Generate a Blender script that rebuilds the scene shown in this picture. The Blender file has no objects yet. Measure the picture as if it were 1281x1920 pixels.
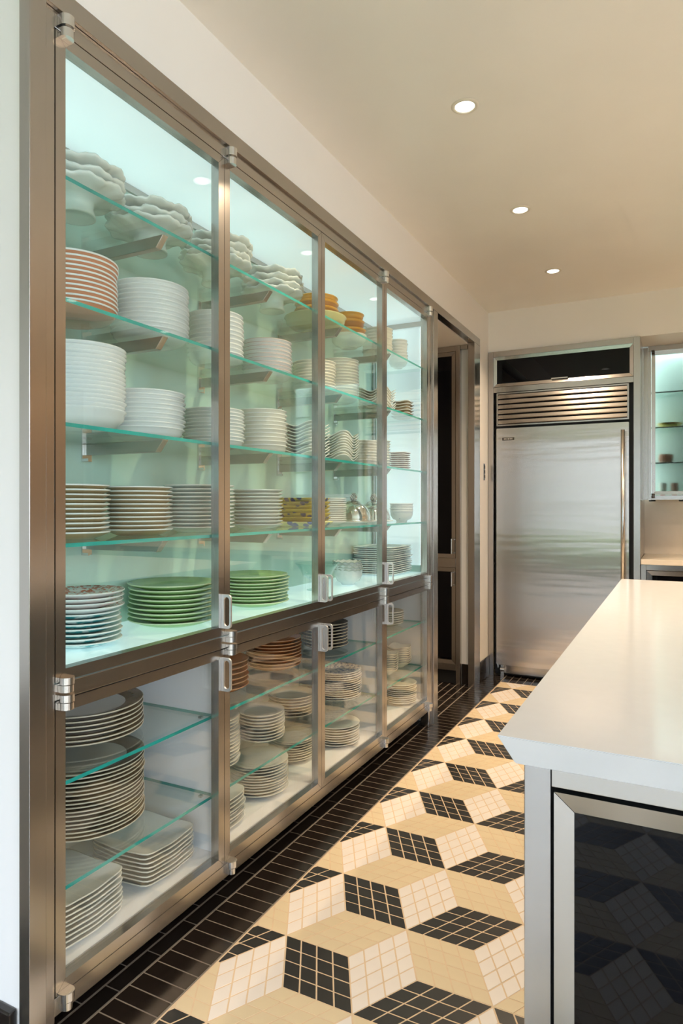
import bpy, bmesh, math, random
from mathutils import Vector, Matrix
random.seed(7)
PI = math.pi
SC = bpy.context.scene
COL = SC.collection

# ------------------------------------------------------------------ camera
F_PX, TH, CAM_H, HORIZON = 1238.3, math.atan(633.5 / 1238.3), 1.24, 949.0
cam = bpy.data.cameras.new('camera')
cam.sensor_fit = 'HORIZONTAL'
cam.sensor_width = 24.0
cam.lens = 24.0 * F_PX / 1281.0
cam.shift_y = -(960.0 - HORIZON) / 1281.0
cam.clip_start = 0.02
cam_o = bpy.data.objects.new('camera', cam)
COL.objects.link(cam_o)
cam_o.location = (0, 0, CAM_H)
cam_o.rotation_euler = (PI / 2, 0, TH)
SC.camera = cam_o

# ------------------------------------------------------------------ world, exposure
SC.view_settings.view_transform = 'Standard'
SC.view_settings.look = 'None'
SC.view_settings.gamma = 1.0
SC.view_settings.use_curve_mapping = False
SC.view_settings.exposure = 0.24
W = bpy.data.worlds.new('sky')
SC.world = W
W.use_nodes = True
bg = W.node_tree.nodes['Background']
bg.inputs['Color'].default_value = (0.73, 0.84, 1.0, 1)
bg.inputs['Strength'].default_value = 10.0
cy = SC.cycles
cy.max_bounces = 8
cy.diffuse_bounces = 4
cy.glossy_bounces = 4
cy.transmission_bounces = 8
cy.transparent_max_bounces = 28
cy.sample_clamp_indirect = 6.0
cy.caustics_reflective = False
cy.caustics_refractive = False
cy.use_denoising = True
cy.use_adaptive_sampling = True
cy.adaptive_threshold = 0.03
DOWNLIGHT_W = 12.8
PANEL_E = 0.50

# ------------------------------------------------------------------ material helpers
def new_mat(name):
    m = bpy.data.materials.new(name)
    m.use_nodes = True
    return m, m.node_tree, m.node_tree.nodes['Principled BSDF']

def setp(b, col=None, rough=None, metal=None, spec=None, **kw):
    if col is not None: b.inputs['Base Color'].default_value = (*col, 1)
    if rough is not None: b.inputs['Roughness'].default_value = rough
    if metal is not None: b.inputs['Metallic'].default_value = metal
    if spec is not None: b.inputs['Specular IOR Level'].default_value = spec
    for k, v in kw.items(): b.inputs[k.replace('_', ' ')].default_value = v

def noise(nt, scale, stretch=(1, 1, 1), detail=3.0):
    tc = nt.nodes.new('ShaderNodeTexCoord')
    mp = nt.nodes.new('ShaderNodeMapping')
    mp.inputs['Scale'].default_value = stretch
    n = nt.nodes.new('ShaderNodeTexNoise')
    n.inputs['Scale'].default_value = scale
    n.inputs['Detail'].default_value = detail
    nt.links.new(tc.outputs['Object'], mp.inputs['Vector'])
    nt.links.new(mp.outputs['Vector'], n.inputs['Vector'])
    return n

def ramp(nt, src, stops):
    r = nt.nodes.new('ShaderNodeValToRGB')
    while len(r.color_ramp.elements) < len(stops): r.color_ramp.elements.new(0.5)
    for e, (p, c) in zip(r.color_ramp.elements, stops):
        e.position = p; e.color = (*c, 1)
    nt.links.new(src, r.inputs['Fac'])
    return r

def bump(nt, b, src, strength, dist=0.01):
    bp = nt.nodes.new('ShaderNodeBump')
    bp.inputs['Strength'].default_value = strength
    bp.inputs['Distance'].default_value = dist
    nt.links.new(src, bp.inputs['Height'])
    nt.links.new(bp.outputs['Normal'], b.inputs['Normal'])

def plain(name, col, rough=0.4, metal=0.0, var=0.06, scale=8.0, spec=0.5, coat=0.0):
    m, nt, b = new_mat(name)
    setp(b, col, rough, metal, spec)
    if coat: b.inputs['Coat Weight'].default_value = coat; b.inputs['Coat Roughness'].default_value = 0.05
    n = noise(nt, scale)
    lo = tuple(max(0, c * (1 - var)) for c in col); hi = tuple(min(1, c * (1 + var)) for c in col)
    r = ramp(nt, n.outputs['Fac'], [(0.3, lo), (0.7, hi)])
    nt.links.new(r.outputs['Color'], b.inputs['Base Color'])
    return m

def steel(name, stretch, col=(0.47, 0.445, 0.42), rough=0.23, wave=0.0):
    """Brushed steel: slow tonal drift along the grain; the brushing itself is finer than a pixel."""
    m, nt, b = new_mat(name)
    setp(b, col, rough, 1.0)
    n = noise(nt, 3.0, stretch, 1.0)
    c = ramp(nt, n.outputs['Fac'], [(0.3, tuple(x * 0.97 for x in col)), (0.7, tuple(min(1, x * 1.03) for x in col))])
    nt.links.new(c.outputs['Color'], b.inputs['Base Color'])
    if wave:
        w = noise(nt, 1.0, (0.6, 1, 8.0), 2.5)
        bump(nt, b, w.outputs['Fac'], wave, 0.02)
        tg = nt.nodes.new('ShaderNodeTangent'); tg.direction_type = 'RADIAL'; tg.axis = 'Z'
        nt.links.new(tg.outputs['Tangent'], b.inputs['Tangent'])
        b.inputs['Anisotropic'].default_value = 0.92
    return m

def thin_glass(name, tint, refl=1.0, rough=0.0, ior=1.5):
    m = bpy.data.materials.new(name); m.use_nodes = True
    nt = m.node_tree; nt.nodes.clear()
    out = nt.nodes.new('ShaderNodeOutputMaterial')
    mix = nt.nodes.new('ShaderNodeMixShader')
    tr = nt.nodes.new('ShaderNodeBsdfTransparent'); tr.inputs['Color'].default_value = (*tint, 1)
    gl = nt.nodes.new('ShaderNodeBsdfGlossy'); gl.inputs['Roughness'].default_value = rough
    gl.inputs['Color'].default_value = (refl, refl, refl, 1)
    fr = nt.nodes.new('ShaderNodeFresnel')
    ge = nt.nodes.new('ShaderNodeNewGeometry')          # the same reflectance from either side of a face
    mr = nt.nodes.new('ShaderNodeMapRange')
    mr.inputs['To Min'].default_value = ior; mr.inputs['To Max'].default_value = 1.0 / ior
    nt.links.new(ge.outputs['Backfacing'], mr.inputs['Value']); nt.links.new(mr.outputs['Result'], fr.inputs['IOR'])
    nt.links.new(fr.outputs[0], mix.inputs[0]); nt.links.new(tr.outputs[0], mix.inputs[1])
    nt.links.new(gl.outputs[0], mix.inputs[2]); nt.links.new(mix.outputs[0], out.inputs['Surface'])
    return m

def glow_panel(name, col, strength, base=(0.72, 0.84, 0.86), rough=0.12):
    m, nt, b = new_mat(name)
    setp(b, base, rough)
    b.inputs['Emission Color'].default_value = (*col, 1)
    b.inputs['Emission Strength'].default_value = strength
    return m

M = {}
M['wall'] = plain('cream_paint', (0.87, 0.83, 0.775), 0.45, var=0.015, scale=2.0)
M['wall_grey'] = plain('pale_grey_paint', (0.91, 0.885, 0.875), 0.55, var=0.015, scale=2.0)
M['plaster'] = plain('polished_plaster', (0.89, 0.85, 0.785), 0.33, var=0.03, scale=1.6)
M['steel_v'] = steel('brushed_steel_upright', (1, 1, 0.3))
M['steel_y'] = steel('brushed_steel_lengthwise', (1, 0.3, 1))
M['steel_x'] = steel('brushed_steel_crosswise', (0.3, 1, 1))
M['steel_cool'] = steel('brushed_steel_island', (1, 1, 0.3), (0.48, 0.485, 0.50), 0.24)
M['steel_cool_x'] = steel('brushed_steel_island_crosswise', (0.3, 1, 1), (0.52, 0.52, 0.52), 0.24)
M['fridge'] = steel('brushed_steel_fridge_door', (0.3, 1, 1), (0.62, 0.57, 0.52), 0.20, wave=0.16)
M['chrome'] = plain('satin_nickel', (0.72, 0.71, 0.69), 0.2, 1.0, var=0.02)
M['aluminium'] = plain('bead_blasted_aluminium', (0.78, 0.78, 0.78), 0.38, 0.9, var=0.02)
M['pane'] = thin_glass('clear_door_glass', (0.985, 0.995, 0.99), 1.0, 0.0, 1.45)
M['pane_green'] = thin_glass('led_tinted_door_glass', (0.962, 0.992, 0.982), 1.0, 0.0, 1.45)  # mint cast of the shelf lighting put into the upper panes' tint
M['shelf_face'] = thin_glass('shelf_glass', (0.935, 0.985, 0.965), 1.0, 0.0, 1.45)
M['shelf_edge'] = plain('glass_edge_teal', (0.025, 0.39, 0.34), 0.12, var=0.25, scale=5.0)
M['black_glass'] = plain('black_glass', (0.003, 0.003, 0.004), 0.02, var=0.0, spec=0.2)
M['black'] = plain('black_gasket', (0.012, 0.012, 0.012), 0.5, var=0.1)
M['inside'] = plain('white_cabinet_lining', (0.52, 0.71, 0.61), 0.25, var=0.01)
M['inside_pale'] = plain('pale_mint_lining', (0.74, 0.86, 0.80), 0.4, var=0.01)
M['inside_low'] = plain('white_lower_lining', (0.91, 0.92, 0.94), 0.35, var=0.01)
M['glow'] = glow_panel('luminous_white_panel', (0.80, 0.97, 1.0), PANEL_E)
M['glow_deck'] = glow_panel('luminous_white_deck', (0.74, 0.96, 1.0), PANEL_E * 0.78, (0.55, 0.72, 0.72), rough=0.08)
M['glow_small'] = glow_panel('added_interior_glow', (0.80, 0.97, 0.95), 1.3)  # glow added inside the wall cabinet to brighten its contents
M['led'] = glow_panel('led_diode', (0.9, 1.0, 1.0), 2.2)
M['counter'] = plain('white_quartz', (0.66, 0.66, 0.67), 0.12, var=0.012, scale=30)
M['counter_back'] = plain('cream_stone', (0.80, 0.70, 0.58), 0.2, var=0.015, scale=20)
M['tile_black'] = plain('black_glazed_tile', (0.014, 0.010, 0.008), 0.2, var=0.3, scale=3.0)
M['tile_dark'] = plain('charcoal_mosaic_tile', (0.022, 0.022, 0.022), 0.3, var=0.2, scale=3.0)
M['tile_white'] = plain('ivory_mosaic_tile', (0.80, 0.73, 0.67), 0.35, var=0.04, scale=6.0)
M['tile_cream'] = plain('straw_mosaic_tile', (0.70, 0.57, 0.375), 0.35, var=0.04, scale=6.0)
M['grout'] = plain('sand_grout', (0.70, 0.53, 0.35), 0.8, var=0.05, scale=40)
M['grout_dark'] = plain('brown_grout', (0.21, 0.175, 0.14), 0.8, var=0.05, scale=40)
M['porcelain'] = plain('white_porcelain', (0.82, 0.83, 0.80), 0.14, var=0.01)
M['cream'] = plain('cream_porcelain', (0.76, 0.73, 0.62), 0.16, var=0.02)
M['milk'] = plain('milk_glass', (0.80, 0.83, 0.77), 0.12, var=0.01)
M['greyw'] = plain('grey_white_porcelain', (0.66, 0.71, 0.68), 0.15, var=0.02)
M['teal_grey'] = plain('grey_teal_porcelain', (0.42, 0.54, 0.52), 0.15, var=0.03)
M['sage'] = plain('sage_grey_porcelain', (0.50, 0.54, 0.47), 0.15, var=0.03)
M['salmon'] = plain('salmon_glaze', (0.62, 0.25, 0.13), 0.18, var=0.05)
M['pink'] = plain('dusty_pink_glaze', (0.48, 0.30, 0.24), 0.18, var=0.05)
M['gold'] = plain('gold_brown_with_shade', (0.33, 0.25, 0.13), 0.25, var=0.15)
M['green'] = plain('leaf_green_glaze', (0.38, 0.56, 0.22), 0.12, var=0.06)
M['green_edge'] = plain('pale_green_edge', (0.68, 0.78, 0.48), 0.15, var=0.03)
M['taupe'] = plain('taupe_glaze', (0.15, 0.115, 0.07), 0.12, var=0.12)
M['taupe_edge'] = plain('bone_edge', (0.72, 0.66, 0.52), 0.2, var=0.03)
M['rust'] = plain('rust_glaze', (0.46, 0.15, 0.04), 0.12, var=0.15)
M['rust_edge'] = plain('rust_pale_edge', (0.70, 0.36, 0.18), 0.2, var=0.05)
M['slate'] = plain('dark_grey_glaze', (0.05, 0.045, 0.042), 0.15, var=0.1)
M['amber'] = plain('amber_glaze', (0.72, 0.34, 0.01), 0.1, var=0.1)
M['amber_dark'] = plain('dark_amber_glaze', (0.42, 0.16, 0.01), 0.12, var=0.1)
M['olive'] = plain('pale_olive_glass', (0.60, 0.56, 0.24), 0.12, var=0.08)
M['rattan'] = plain('woven_brown', (0.30, 0.18, 0.07), 0.5, var=0.4, scale=90)
M['silver'] = plain('polished_silver', (0.86, 0.84, 0.80), 0.06, 1.0, var=0.0)
M['silver_dull'] = plain('antique_silver', (0.42, 0.42, 0.36), 0.3, 1.0, var=0.2, scale=60)
M['crystal'] = thin_glass('crystal', (0.88, 0.95, 0.94), 1.0, 0.0, 1.5)
M['lamp'] = glow_panel('downlight_lens', (1.0, 0.94, 0.85), 3.2)
M['lamp_ring'] = plain('downlight_trim_paint', (0.74, 0.68, 0.57), 0.4, var=0.01)
M['lawn'] = plain('lawn_grass', (0.09, 0.145, 0.045), 0.8, var=0.4, scale=3.0)
M['render_wall'] = plain('pale_render', (0.25, 0.24, 0.23), 0.8, var=0.15, scale=0.7)
M['walnut'] = plain('oak_veneer', (0.30, 0.225, 0.16), 0.35, var=0.2, scale=4.0)
M['yellow'] = plain('yellow_glaze', (0.75, 0.55, 0.04), 0.2, var=0.1)
M['terra'] = plain('terracotta', (0.45, 0.17, 0.08), 0.5, var=0.1)
M['red'] = plain('red_glass', (0.62, 0.10, 0.06), 0.15, var=0.1)
M['dark_metal'] = plain('dark_bronze', (0.10, 0.085, 0.07), 0.35, 0.8, var=0.1)

def pattern(name, base, ink, scale, lo, hi, kind='voronoi', rough=0.15):
    m, nt, b = new_mat(name)
    setp(b, base, rough)
    tc = nt.nodes.new('ShaderNodeTexCoord')
    if kind == 'voronoi':
        t = nt.nodes.new('ShaderNodeTexVoronoi'); t.inputs['Scale'].default_value = scale
        t.inputs['Randomness'].default_value = 1.0; o = t.outputs['Distance']
    else:
        t = nt.nodes.new('ShaderNodeTexNoise'); t.inputs['Scale'].default_value = scale
        t.inputs['Detail'].default_value = 2.0; o = t.outputs['Fac']
    oi = nt.nodes.new('ShaderNodeObjectInfo')            # every piece carries its own stretch of the print
    sh = nt.nodes.new('ShaderNodeVectorMath'); sh.operation = 'MULTIPLY_ADD'
    sh.inputs[1].default_value = (7.0, 3.0, 5.0)
    nt.links.new(oi.outputs['Random'], sh.inputs[0]); nt.links.new(tc.outputs['Object'], sh.inputs[2])
    nt.links.new(sh.outputs[0], t.inputs['Vector'])
    r = ramp(nt, o, [(lo, ink), (hi, base)])
    nt.links.new(r.outputs['Color'], b.inputs['Base Color'])
    return m
M['coral'] = pattern('coral_sprig_print', (0.84, 0.82, 0.78), (0.60, 0.12, 0.04), 85, 0.46, 0.51, 'noise')
M['teal_wave'] = pattern('teal_brush_print', (0.72, 0.80, 0.78), (0.05, 0.36, 0.38), 30, 0.50, 0.60, 'noise')
M['lemon'] = pattern('yellow_blue_leaf_print', (0.50, 0.36, 0.02), (0.03, 0.035, 0.09), 28, 0.32, 0.40)
M['lemon_pale'] = pattern('pale_yellow_blue_leaf_print', (0.80, 0.76, 0.36), (0.12, 0.18, 0.45), 24, 0.30, 0.38)
M['blue_print'] = pattern('blue_transfer_print', (0.76, 0.77, 0.76), (0.13, 0.20, 0.36), 75, 0.40, 0.52, 'noise')
M['bowl_print'] = pattern('small_blue_motif_print', (0.80, 0.83, 0.78), (0.10, 0.15, 0.25), 26, 0.06, 0.10)

def frosted(name, tint):
    m, nt, b = new_mat(name)
    setp(b, tint, 0.5)
    b.inputs['Transmission Weight'].default_value = 1.0
    b.inputs['IOR'].default_value = 1.18
    n = noise(nt, 30)
    bump(nt, b, n.outputs['Fac'], 0.05, 0.002)
    return m
M['frosted'] = frosted('reeded_privacy_glass', (0.93, 0.98, 0.96))

# ------------------------------------------------------------------ object helpers
def link(name, me, parent=None):
    o = bpy.data.objects.new(name, me)
    COL.objects.link(o)
    if parent is not None: o.parent = parent
    return o

def tag(o, label=None, cat=None, group=None, kind=None):
    if label: o['label'] = label
    if cat: o['category'] = cat
    if group: o['group'] = group
    if kind: o['kind'] = kind
    return o

def empty(name, loc=(0, 0, 0), label=None, cat=None, group=None):
    o = link(name, None)
    o.empty_display_size = 0.05
    o.location = loc
    return tag(o, label, cat, group)

def mesh_of(bm, name, mats, smooth=False):
    me = bpy.data.meshes.new(name)
    bmesh.ops.recalc_face_normals(bm, faces=bm.faces)
    bm.to_mesh(me); bm.free()
    for m in (mats if isinstance(mats, (list, tuple)) else [mats]): me.materials.append(m)
    if smooth:
        me.polygons.foreach_set('use_smooth', [True] * len(me.polygons))
    return me

def add_box(bm, x0, x1, y0, y1, z0, z1, mi=0):
    v = [bm.verts.new(p) for p in ((x0, y0, z0), (x1, y0, z0), (x1, y1, z0), (x0, y1, z0),
                                   (x0, y0, z1), (x1, y0, z1), (x1, y1, z1), (x0, y1, z1))]
    fs = []
    for q in ((0, 3, 2, 1), (4, 5, 6, 7), (0, 1, 5, 4), (1, 2, 6, 5), (2, 3, 7, 6), (3, 0, 4, 7)):
        f = bm.faces.new([v[i] for i in q]); f.material_index = mi; fs.append(f)
    return fs

def box(name, x0, x1, y0, y1, z0, z1, mat, parent=None, bevel=0.0):
    """A box in world coordinates, its origin at the centre of its base."""
    bm = bmesh.new()
    cx, cyy, cz = (x0 + x1) / 2, (y0 + y1) / 2, z0
    add_box(bm, x0 - cx, x1 - cx, y0 - cyy, y1 - cyy, 0, z1 - z0)
    if bevel:
        bmesh.ops.bevel(bm, geom=bm.edges[:], offset=bevel, segments=2, affect='EDGES', profile=0.5)
    o = link(name, mesh_of(bm, name, mat))
    place(o, (cx, cyy, cz), parent)
    return o

def place(o, world, parent):
    if parent is None:
        o.location = world
    else:
        base = Vector((0, 0, 0)); p = parent
        while p is not None:
            base += p.location; p = p.parent
        o.parent = parent
        o.location = Vector(world) - base
    return o

def struct(o, label=None):
    o['kind'] = 'structure'
    if label: o['label'] = label
    return o

def ring_mesh(name, axis, a0, a1, z0, z1, front, depth, w, mat, slope=0.0):
    """A mitred rectangular frame. axis 'x': faces +X spanning Y; axis 'y': faces -Y spanning X.
    slope lowers the inner edge towards the pane."""
    bm = bmesh.new()
    outer = [(a0, z0), (a1, z0), (a1, z1), (a0, z1)]
    inner = [(a0 + w, z0 + w), (a1 - w, z0 + w), (a1 - w, z1 - w), (a0 + w, z1 - w)]
    e = 0.0006
    def P(a, z, d):
        return (front - d, a, z) if axis == 'x' else (a, front + d, z)
    for i in range(4):
        j = (i + 1) % 4
        pts = [outer[i], outer[j], inner[j], inner[i]]
        cx = sum(p[0] for p in pts) / 4; cz = sum(p[1] for p in pts) / 4
        pts = [(p[0] + (e if p[0] < cx else -e) * (1 if i in (0, 2) else 0), p[1] + (e if p[1] < cz else -e) * (1 if i in (1, 3) else 0)) for p in pts]
        fr = [bm.verts.new(P(p[0], p[1], 0 if k < 2 else slope)) for k, p in enumerate(pts)]
        bk = [bm.verts.new(P(p[0], p[1], depth)) for p in pts]
        bm.faces.new(fr); bm.faces.new(bk[::-1])
        for k in range(4):
            l = (k + 1) % 4
            bm.faces.new([fr[k], bk[k], bk[l], fr[l]])
    return bm

def lathe(prof, segs=40, mis=None, ruffle=None):
    """prof: [(r,z)], mis: material index for each span. ruffle(theta, r, z) -> (r, z)."""
    bm = bmesh.new()
    rings = []
    for (r, z) in prof:
        if r < 1e-6:
            rings.append([bm.verts.new((0, 0, z))])
        else:
            row = []
            for k in range(segs):
                t = 2 * PI * k / segs
                rr, zz = (r, z) if ruffle is None else ruffle(t, r, z)
                row.append(bm.verts.new((rr * math.cos(t), rr * math.sin(t), zz)))
            rings.append(row)
    for i in range(len(rings) - 1):
        a, b = rings[i], rings[i + 1]
        mi = mis[i] if mis else 0
        for k in range(segs):
            l = (k + 1) % segs
            if len(a) == 1 and len(b) == 1: continue
            if len(a) == 1: f = bm.faces.new([a[0], b[k], b[l]])
            elif len(b) == 1: f = bm.faces.new([a[k], b[0], a[l]])
            else: f = bm.faces.new([a[k], b[k], b[l], a[l]])
            f.material_index = mi
    return bm

# ------------------------------------------------------------------ key dimensions
XF = -1.25            # cabinet face
CEIL = 2.66
Y0, Y1 = 0.955, 4.55  # portal frame from end to end
YB = 4.815            # wall over the refrigerator
XR, YR, XL = 3.4, -3.6, -4.0

# ------------------------------------------------------------------ room shell
def slab(name, x0, x1, y0, y1, z0, z1, mat, label=None):
    return struct(box(name, x0, x1, y0, y1, z0, z1, mat), label)

slab('ceiling', XL - 0.1, XR + 0.15, YR - 0.15, 5.55, CEIL, CEIL + 0.1, M['plaster'], 'cream polished plaster ceiling with recessed downlights')
wl = slab('wall_left', -1.95, XF, Y0 + 0.03, YB, 2.407, CEIL, M['wall'], 'cream wall above the lit glass dish cabinet')
box('pier', -1.95, XF, Y1 + 0.001, 5.55, 0, 2.407, M['wall'], wl)
box('niche_return', -1.95, XF - 0.04, 4.47, Y1, 0, 2.35, M['wall'], wl)
box('niche_soffit', -1.95, XF - 0.04, 3.66, 4.47, 2.352, 2.407, M['wall'], wl)
box('niche_back', -2.6, -2.5, 3.5, 4.6, 0, 2.407, M['wall'], wl)
box('niche_side', -2.5, -1.312, 3.605, 3.644, 0, 2.352, M['wall'], wl)
box('closing_panel', -2.5, -1.95, 4.47, 5.55, 0, 2.407, M['wall'], wl)
box('niche_top', -2.5, -1.95, 3.5, 4.6, 2.352, CEIL, M['wall'], wl)
slab('wall_end', XL, -1.273, Y0 + 0.006, Y0 + 0.03, 0, CEIL, M['wall_grey'], 'pale grey end wall left of the dish cabinet')
box('wall_end_top', -1.273, XF, Y0 + 0.006, Y0 + 0.03, 2.407, CEIL, M['wall_grey'], bpy.data.objects['wall_end'])
wb = slab('wall_back', XF, XR, YB, YB + 0.05, 2.368, CEIL, M['wall'], 'cream bulkhead wall above the refrigerator')
box('soffit', -1.25, XR, YB + 0.05, 5.55, 2.368, 2.42, M['wall'], wb)
box('backsplash', -0.26, XR, 5.40, 5.5, 0, 2.368, M['counter_back'], wb)
box('fridge_alcove_back', -1.25, -0.26, 5.50, 5.55, 0, 2.42, M['wall'], wb)
ZV0, ZV1 = 0.95, 2.45
wrt = slab('wall_right', XR, XR + 0.15, YR, 5.5, ZV1, CEIL, M['wall'], 'cream window wall on the far right side of the kitchen')
box('wall_right_sill', XR, XR + 0.15, YR, 5.5, 0, ZV0, M['wall'], wrt)
sides = [(-3.5, -1.4), (-1.3, 0.8)]
ys_ = [YR] + [y for w in sides for y in w] + [5.5]
for i in range(0, len(ys_), 2): box('window_pier', XR, XR + 0.15, ys_[i], ys_[i + 1], ZV0, ZV1, M['wall'], wrt)
slab('wall_west', XL - 0.1, XL, YR, 5.55, 0, CEIL, M['wall'], 'cream wall far left beyond the cabinet')
# rear wall with three tall windows
wins = [(-3.85, -2.15), (-2.05, -0.35), (-0.25, 1.45), (1.55, 3.25)]
ZW0, ZW1 = 0.20, 2.50
wr = slab('wall_rear', XL, XR, YR - 0.15, YR, ZW1, CEIL, M['wall'], 'cream window wall behind the viewpoint')
box('wall_rear_sill', XL, XR, YR - 0.15, YR, 0, ZW0, M['dark_metal'], wr)
xs = [XL] + [x for w in wins for x in w] + [XR]
for i in range(0, len(xs), 2):
    box('window_pier', xs[i], xs[i + 1], YR - 0.15, YR, ZW0, ZW1, M['wall'], wr)
for i, (a, b) in enumerate(wins):
    me = mesh_of(ring_mesh('window', 'y', a, b, ZW0, ZW1, YR - 0.1, 0.05, 0.05, None), 'window_frame', M['dark_metal'])
    wo = struct(link('window_%d' % (i + 1), me), 'tall dark framed garden window')
    box('mullion', (a + b) / 2 - 0.02, (a + b) / 2 + 0.02, YR - 0.1, YR - 0.06, ZW0 + 0.05, ZW1 - 0.05, M['dark_metal'], wo)
    for (p, q) in ((a + 0.05, (a + b) / 2 - 0.02), ((a + b) / 2 + 0.02, b - 0.05)):
        box('glass_pane', p, q, YR - 0.085, YR - 0.08, ZW0 + 0.05, ZW1 - 0.05, M['pane'], wo)
    pl = bpy.data.lights.new('window_portal', 'AREA'); pl.shape = 'RECTANGLE'
    pl.size = b - a; pl.size_y = ZW1 - ZW0; pl.cycles.is_portal = True
    po = link('window_portal', pl); po.location = ((a + b) / 2, YR - 0.2, (ZW0 + ZW1) / 2)
    po.rotation_euler = (PI / 2, 0, 0)
for i, (a, b) in enumerate(sides):
    me = mesh_of(ring_mesh('window', 'x', a, b, ZV0, ZV1, XR + 0.1, 0.05, 0.05, None), 'window_frame', M['dark_metal'])
    wo = struct(link('window_%d' % (i + 5), me), 'dark framed side window')
    box('glass_pane', XR + 0.07, XR + 0.075, a + 0.05, b - 0.05, ZV0 + 0.05, ZV1 - 0.05, M['pane'], wo)
    pl = bpy.data.lights.new('window_portal', 'AREA'); pl.shape = 'RECTANGLE'
    pl.size = ZV1 - ZV0; pl.size_y = b - a; pl.cycles.is_portal = True
    po = link('window_portal', pl); po.location = (XR + 0.2, (a + b) / 2, (ZV0 + ZV1) / 2)
    po.rotation_euler = (0, PI / 2, 0)
slab('lawn', -14, 14, -14, YR - 0.16, -0.5, -0.2, M['lawn'], 'green lawn outside the windows')
slab('garden_wall', -14, 14, -14.3, -14, -0.5, 4.2, M['render_wall'], 'pale rendered garden wall beyond the lawn')

# ------------------------------------------------------------------ floor: grout bed, mosaic and black border
XM, YM = -1.122, 4.662
bm = bmesh.new()
add_box(bm, XM, XR, YR, YM, -0.06, 0.0, 0)
add_box(bm, XL, XM, YR, 5.5, -0.06, 0.0, 1)
add_box(bm, XM, XR, YM, 5.5, -0.06, 0.0, 1)
floor = struct(link('floor', mesh_of(bm, 'floor', [M['grout'], M['grout_dark']])), 'floor of cube patterned mosaic with a black tile border')
TZ, GR = 0.0006, 0.0021

def in_frame(x, y):
    zc = -math.sin(TH) * x + math.cos(TH) * y
    xc = math.cos(TH) * x + math.sin(TH) * y
    if zc < 0.2: return None
    u = 640.5 + F_PX * xc / zc; v = HORIZON + F_PX * CAM_H / zc
    if -20 < u < 985 and v < 1950 and x < -0.16: return zc
    return None

def inset(poly, d):
    n = len(poly); out = []
    for i in range(n):
        p0, p1, p2 = poly[i - 1], poly[i], poly[(i + 1) % n]
        e1 = (p1 - p0).normalized(); e2 = (p2 - p1).normalized()
        n1 = Vector((-e1.y, e1.x)); n2 = Vector((-e2.y, e2.x))
        k = 1 + n1.dot(n2)
        if k < 0.15: k = 0.15
        out.append(p1 + (n1 + n2) * (d / k))
    return out

def prism(bm, poly, z0, z1, mi=0):
    lo = [bm.verts.new((p.x, p.y, z0)) for p in poly]
    hi = [bm.verts.new((p.x, p.y, z1)) for p in poly]
    f = bm.faces.new(hi); f.material_index = mi
    for k in range(len(poly)):
        l = (k + 1) % len(poly)
        f = bm.faces.new([lo[k], lo[l], hi[l], hi[k]]); f.material_index = mi

def clip_left(poly, x):
    out = []
    for i in range(len(poly)):
        a, b = poly[i], poly[(i + 1) % len(poly)]
        if a.x >= x: out.append(a)
        if (a.x >= x) != (b.x >= x):
            out.append(a.lerp(b, (x - a.x) / (b.x - a.x)))
    return out
def clip_far(poly, y):
    out = []
    for i in range(len(poly)):
        a, b = poly[i], poly[(i + 1) % len(poly)]
        if a.y <= y: out.append(a)
        if (a.y <= y) != (b.y <= y):
            out.append(a.lerp(b, (y - a.y) / (b.y - a.y)))
    return out
def area(p):
    return 0.5 * sum(p[i].x * p[(i + 1) % len(p)].y - p[(i + 1) % len(p)].x * p[i].y for i in range(len(p)))

HX, HY_ = 0.1, 0.18075
ORX, ORY = -1.0105, 1.9875
rhombs = []
for j in range(-1, 15):
    cx = ORX + 0.3 * j
    off = 0.0 if j % 2 == 0 else -HY_
    for k in range(-15, 9):
        ys = ORY + off + 2 * HY_ * k          # star vertex on column j
        # white diamond below this star
        rhombs.append(('tile_white', [Vector((cx, ys)), Vector((cx - HX, ys - HY_)), Vector((cx, ys - 2 * HY_)), Vector((cx + HX, ys - HY_))]))
    for k in range(-30, 17):
        yb = 1.8075 + HY_ * k; yt = yb + HY_
        dark = (k % 2 == 0)
        rel = (yt - (ORY + off)) / (2 * HY_)
        star_top = abs(rel - round(rel)) < 0.1
        if star_top: q = [Vector((cx + HX, yb)), Vector((cx + 3 * HX, yb)), Vector((cx + 2 * HX, yt)), Vector((cx, yt))]
        else: q = [Vector((cx, yb)), Vector((cx + 2 * HX, yb)), Vector((cx + 3 * HX, yt)), Vector((cx + HX, yt))]
        rhombs.append(('tile_dark' if dark else 'tile_cream', q))
tiles = []
for mname, q in rhombs:
    for a in range(4):
        for b in range(4):
            def at(s, t):
                return q[0] * (1 - s) * (1 - t) + q[1] * s * (1 - t) + q[2] * s * t + q[3] * (1 - s) * t
            p = [at(a / 4, b / 4), at((a + 1) / 4, b / 4), at((a + 1) / 4, (b + 1) / 4), at(a / 4, (b + 1) / 4)]
            if max(v.x for v in p) <= XM + 0.004 or min(v.x for v in p) > XR or min(v.y for v in p) < YR or min(v.y for v in p) > YM - 0.004: continue
            if area(p) < 0: p = p[::-1]
            cut = False
            if min(v.x for v in p) < XM + 0.003: p = clip_left(p, XM + 0.003); cut = True
            if max(v.y for v in p) > YM - 0.002: p = clip_far(p, YM - 0.002); cut = True
            if len(p) < 3 or area(p) < 1.2e-4: continue
            p = inset(p, GR)
            if area(p) < 3e-5: continue
            tiles.append((mname, p, cut))
def cen(p): return sum((v for v in p), Vector((0, 0))) / len(p)
vis = []
for i, (m, p, c) in enumerate(tiles):
    g = cen(p); d = in_frame(g.x, g.y)
    if d is not None: vis.append((d - 0.15 * min(1, area(p) / 0.0022), i))
vis.sort()
single = set(i for _, i in vis[:300])
cache = {}
rest = bmesh.new()
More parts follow.
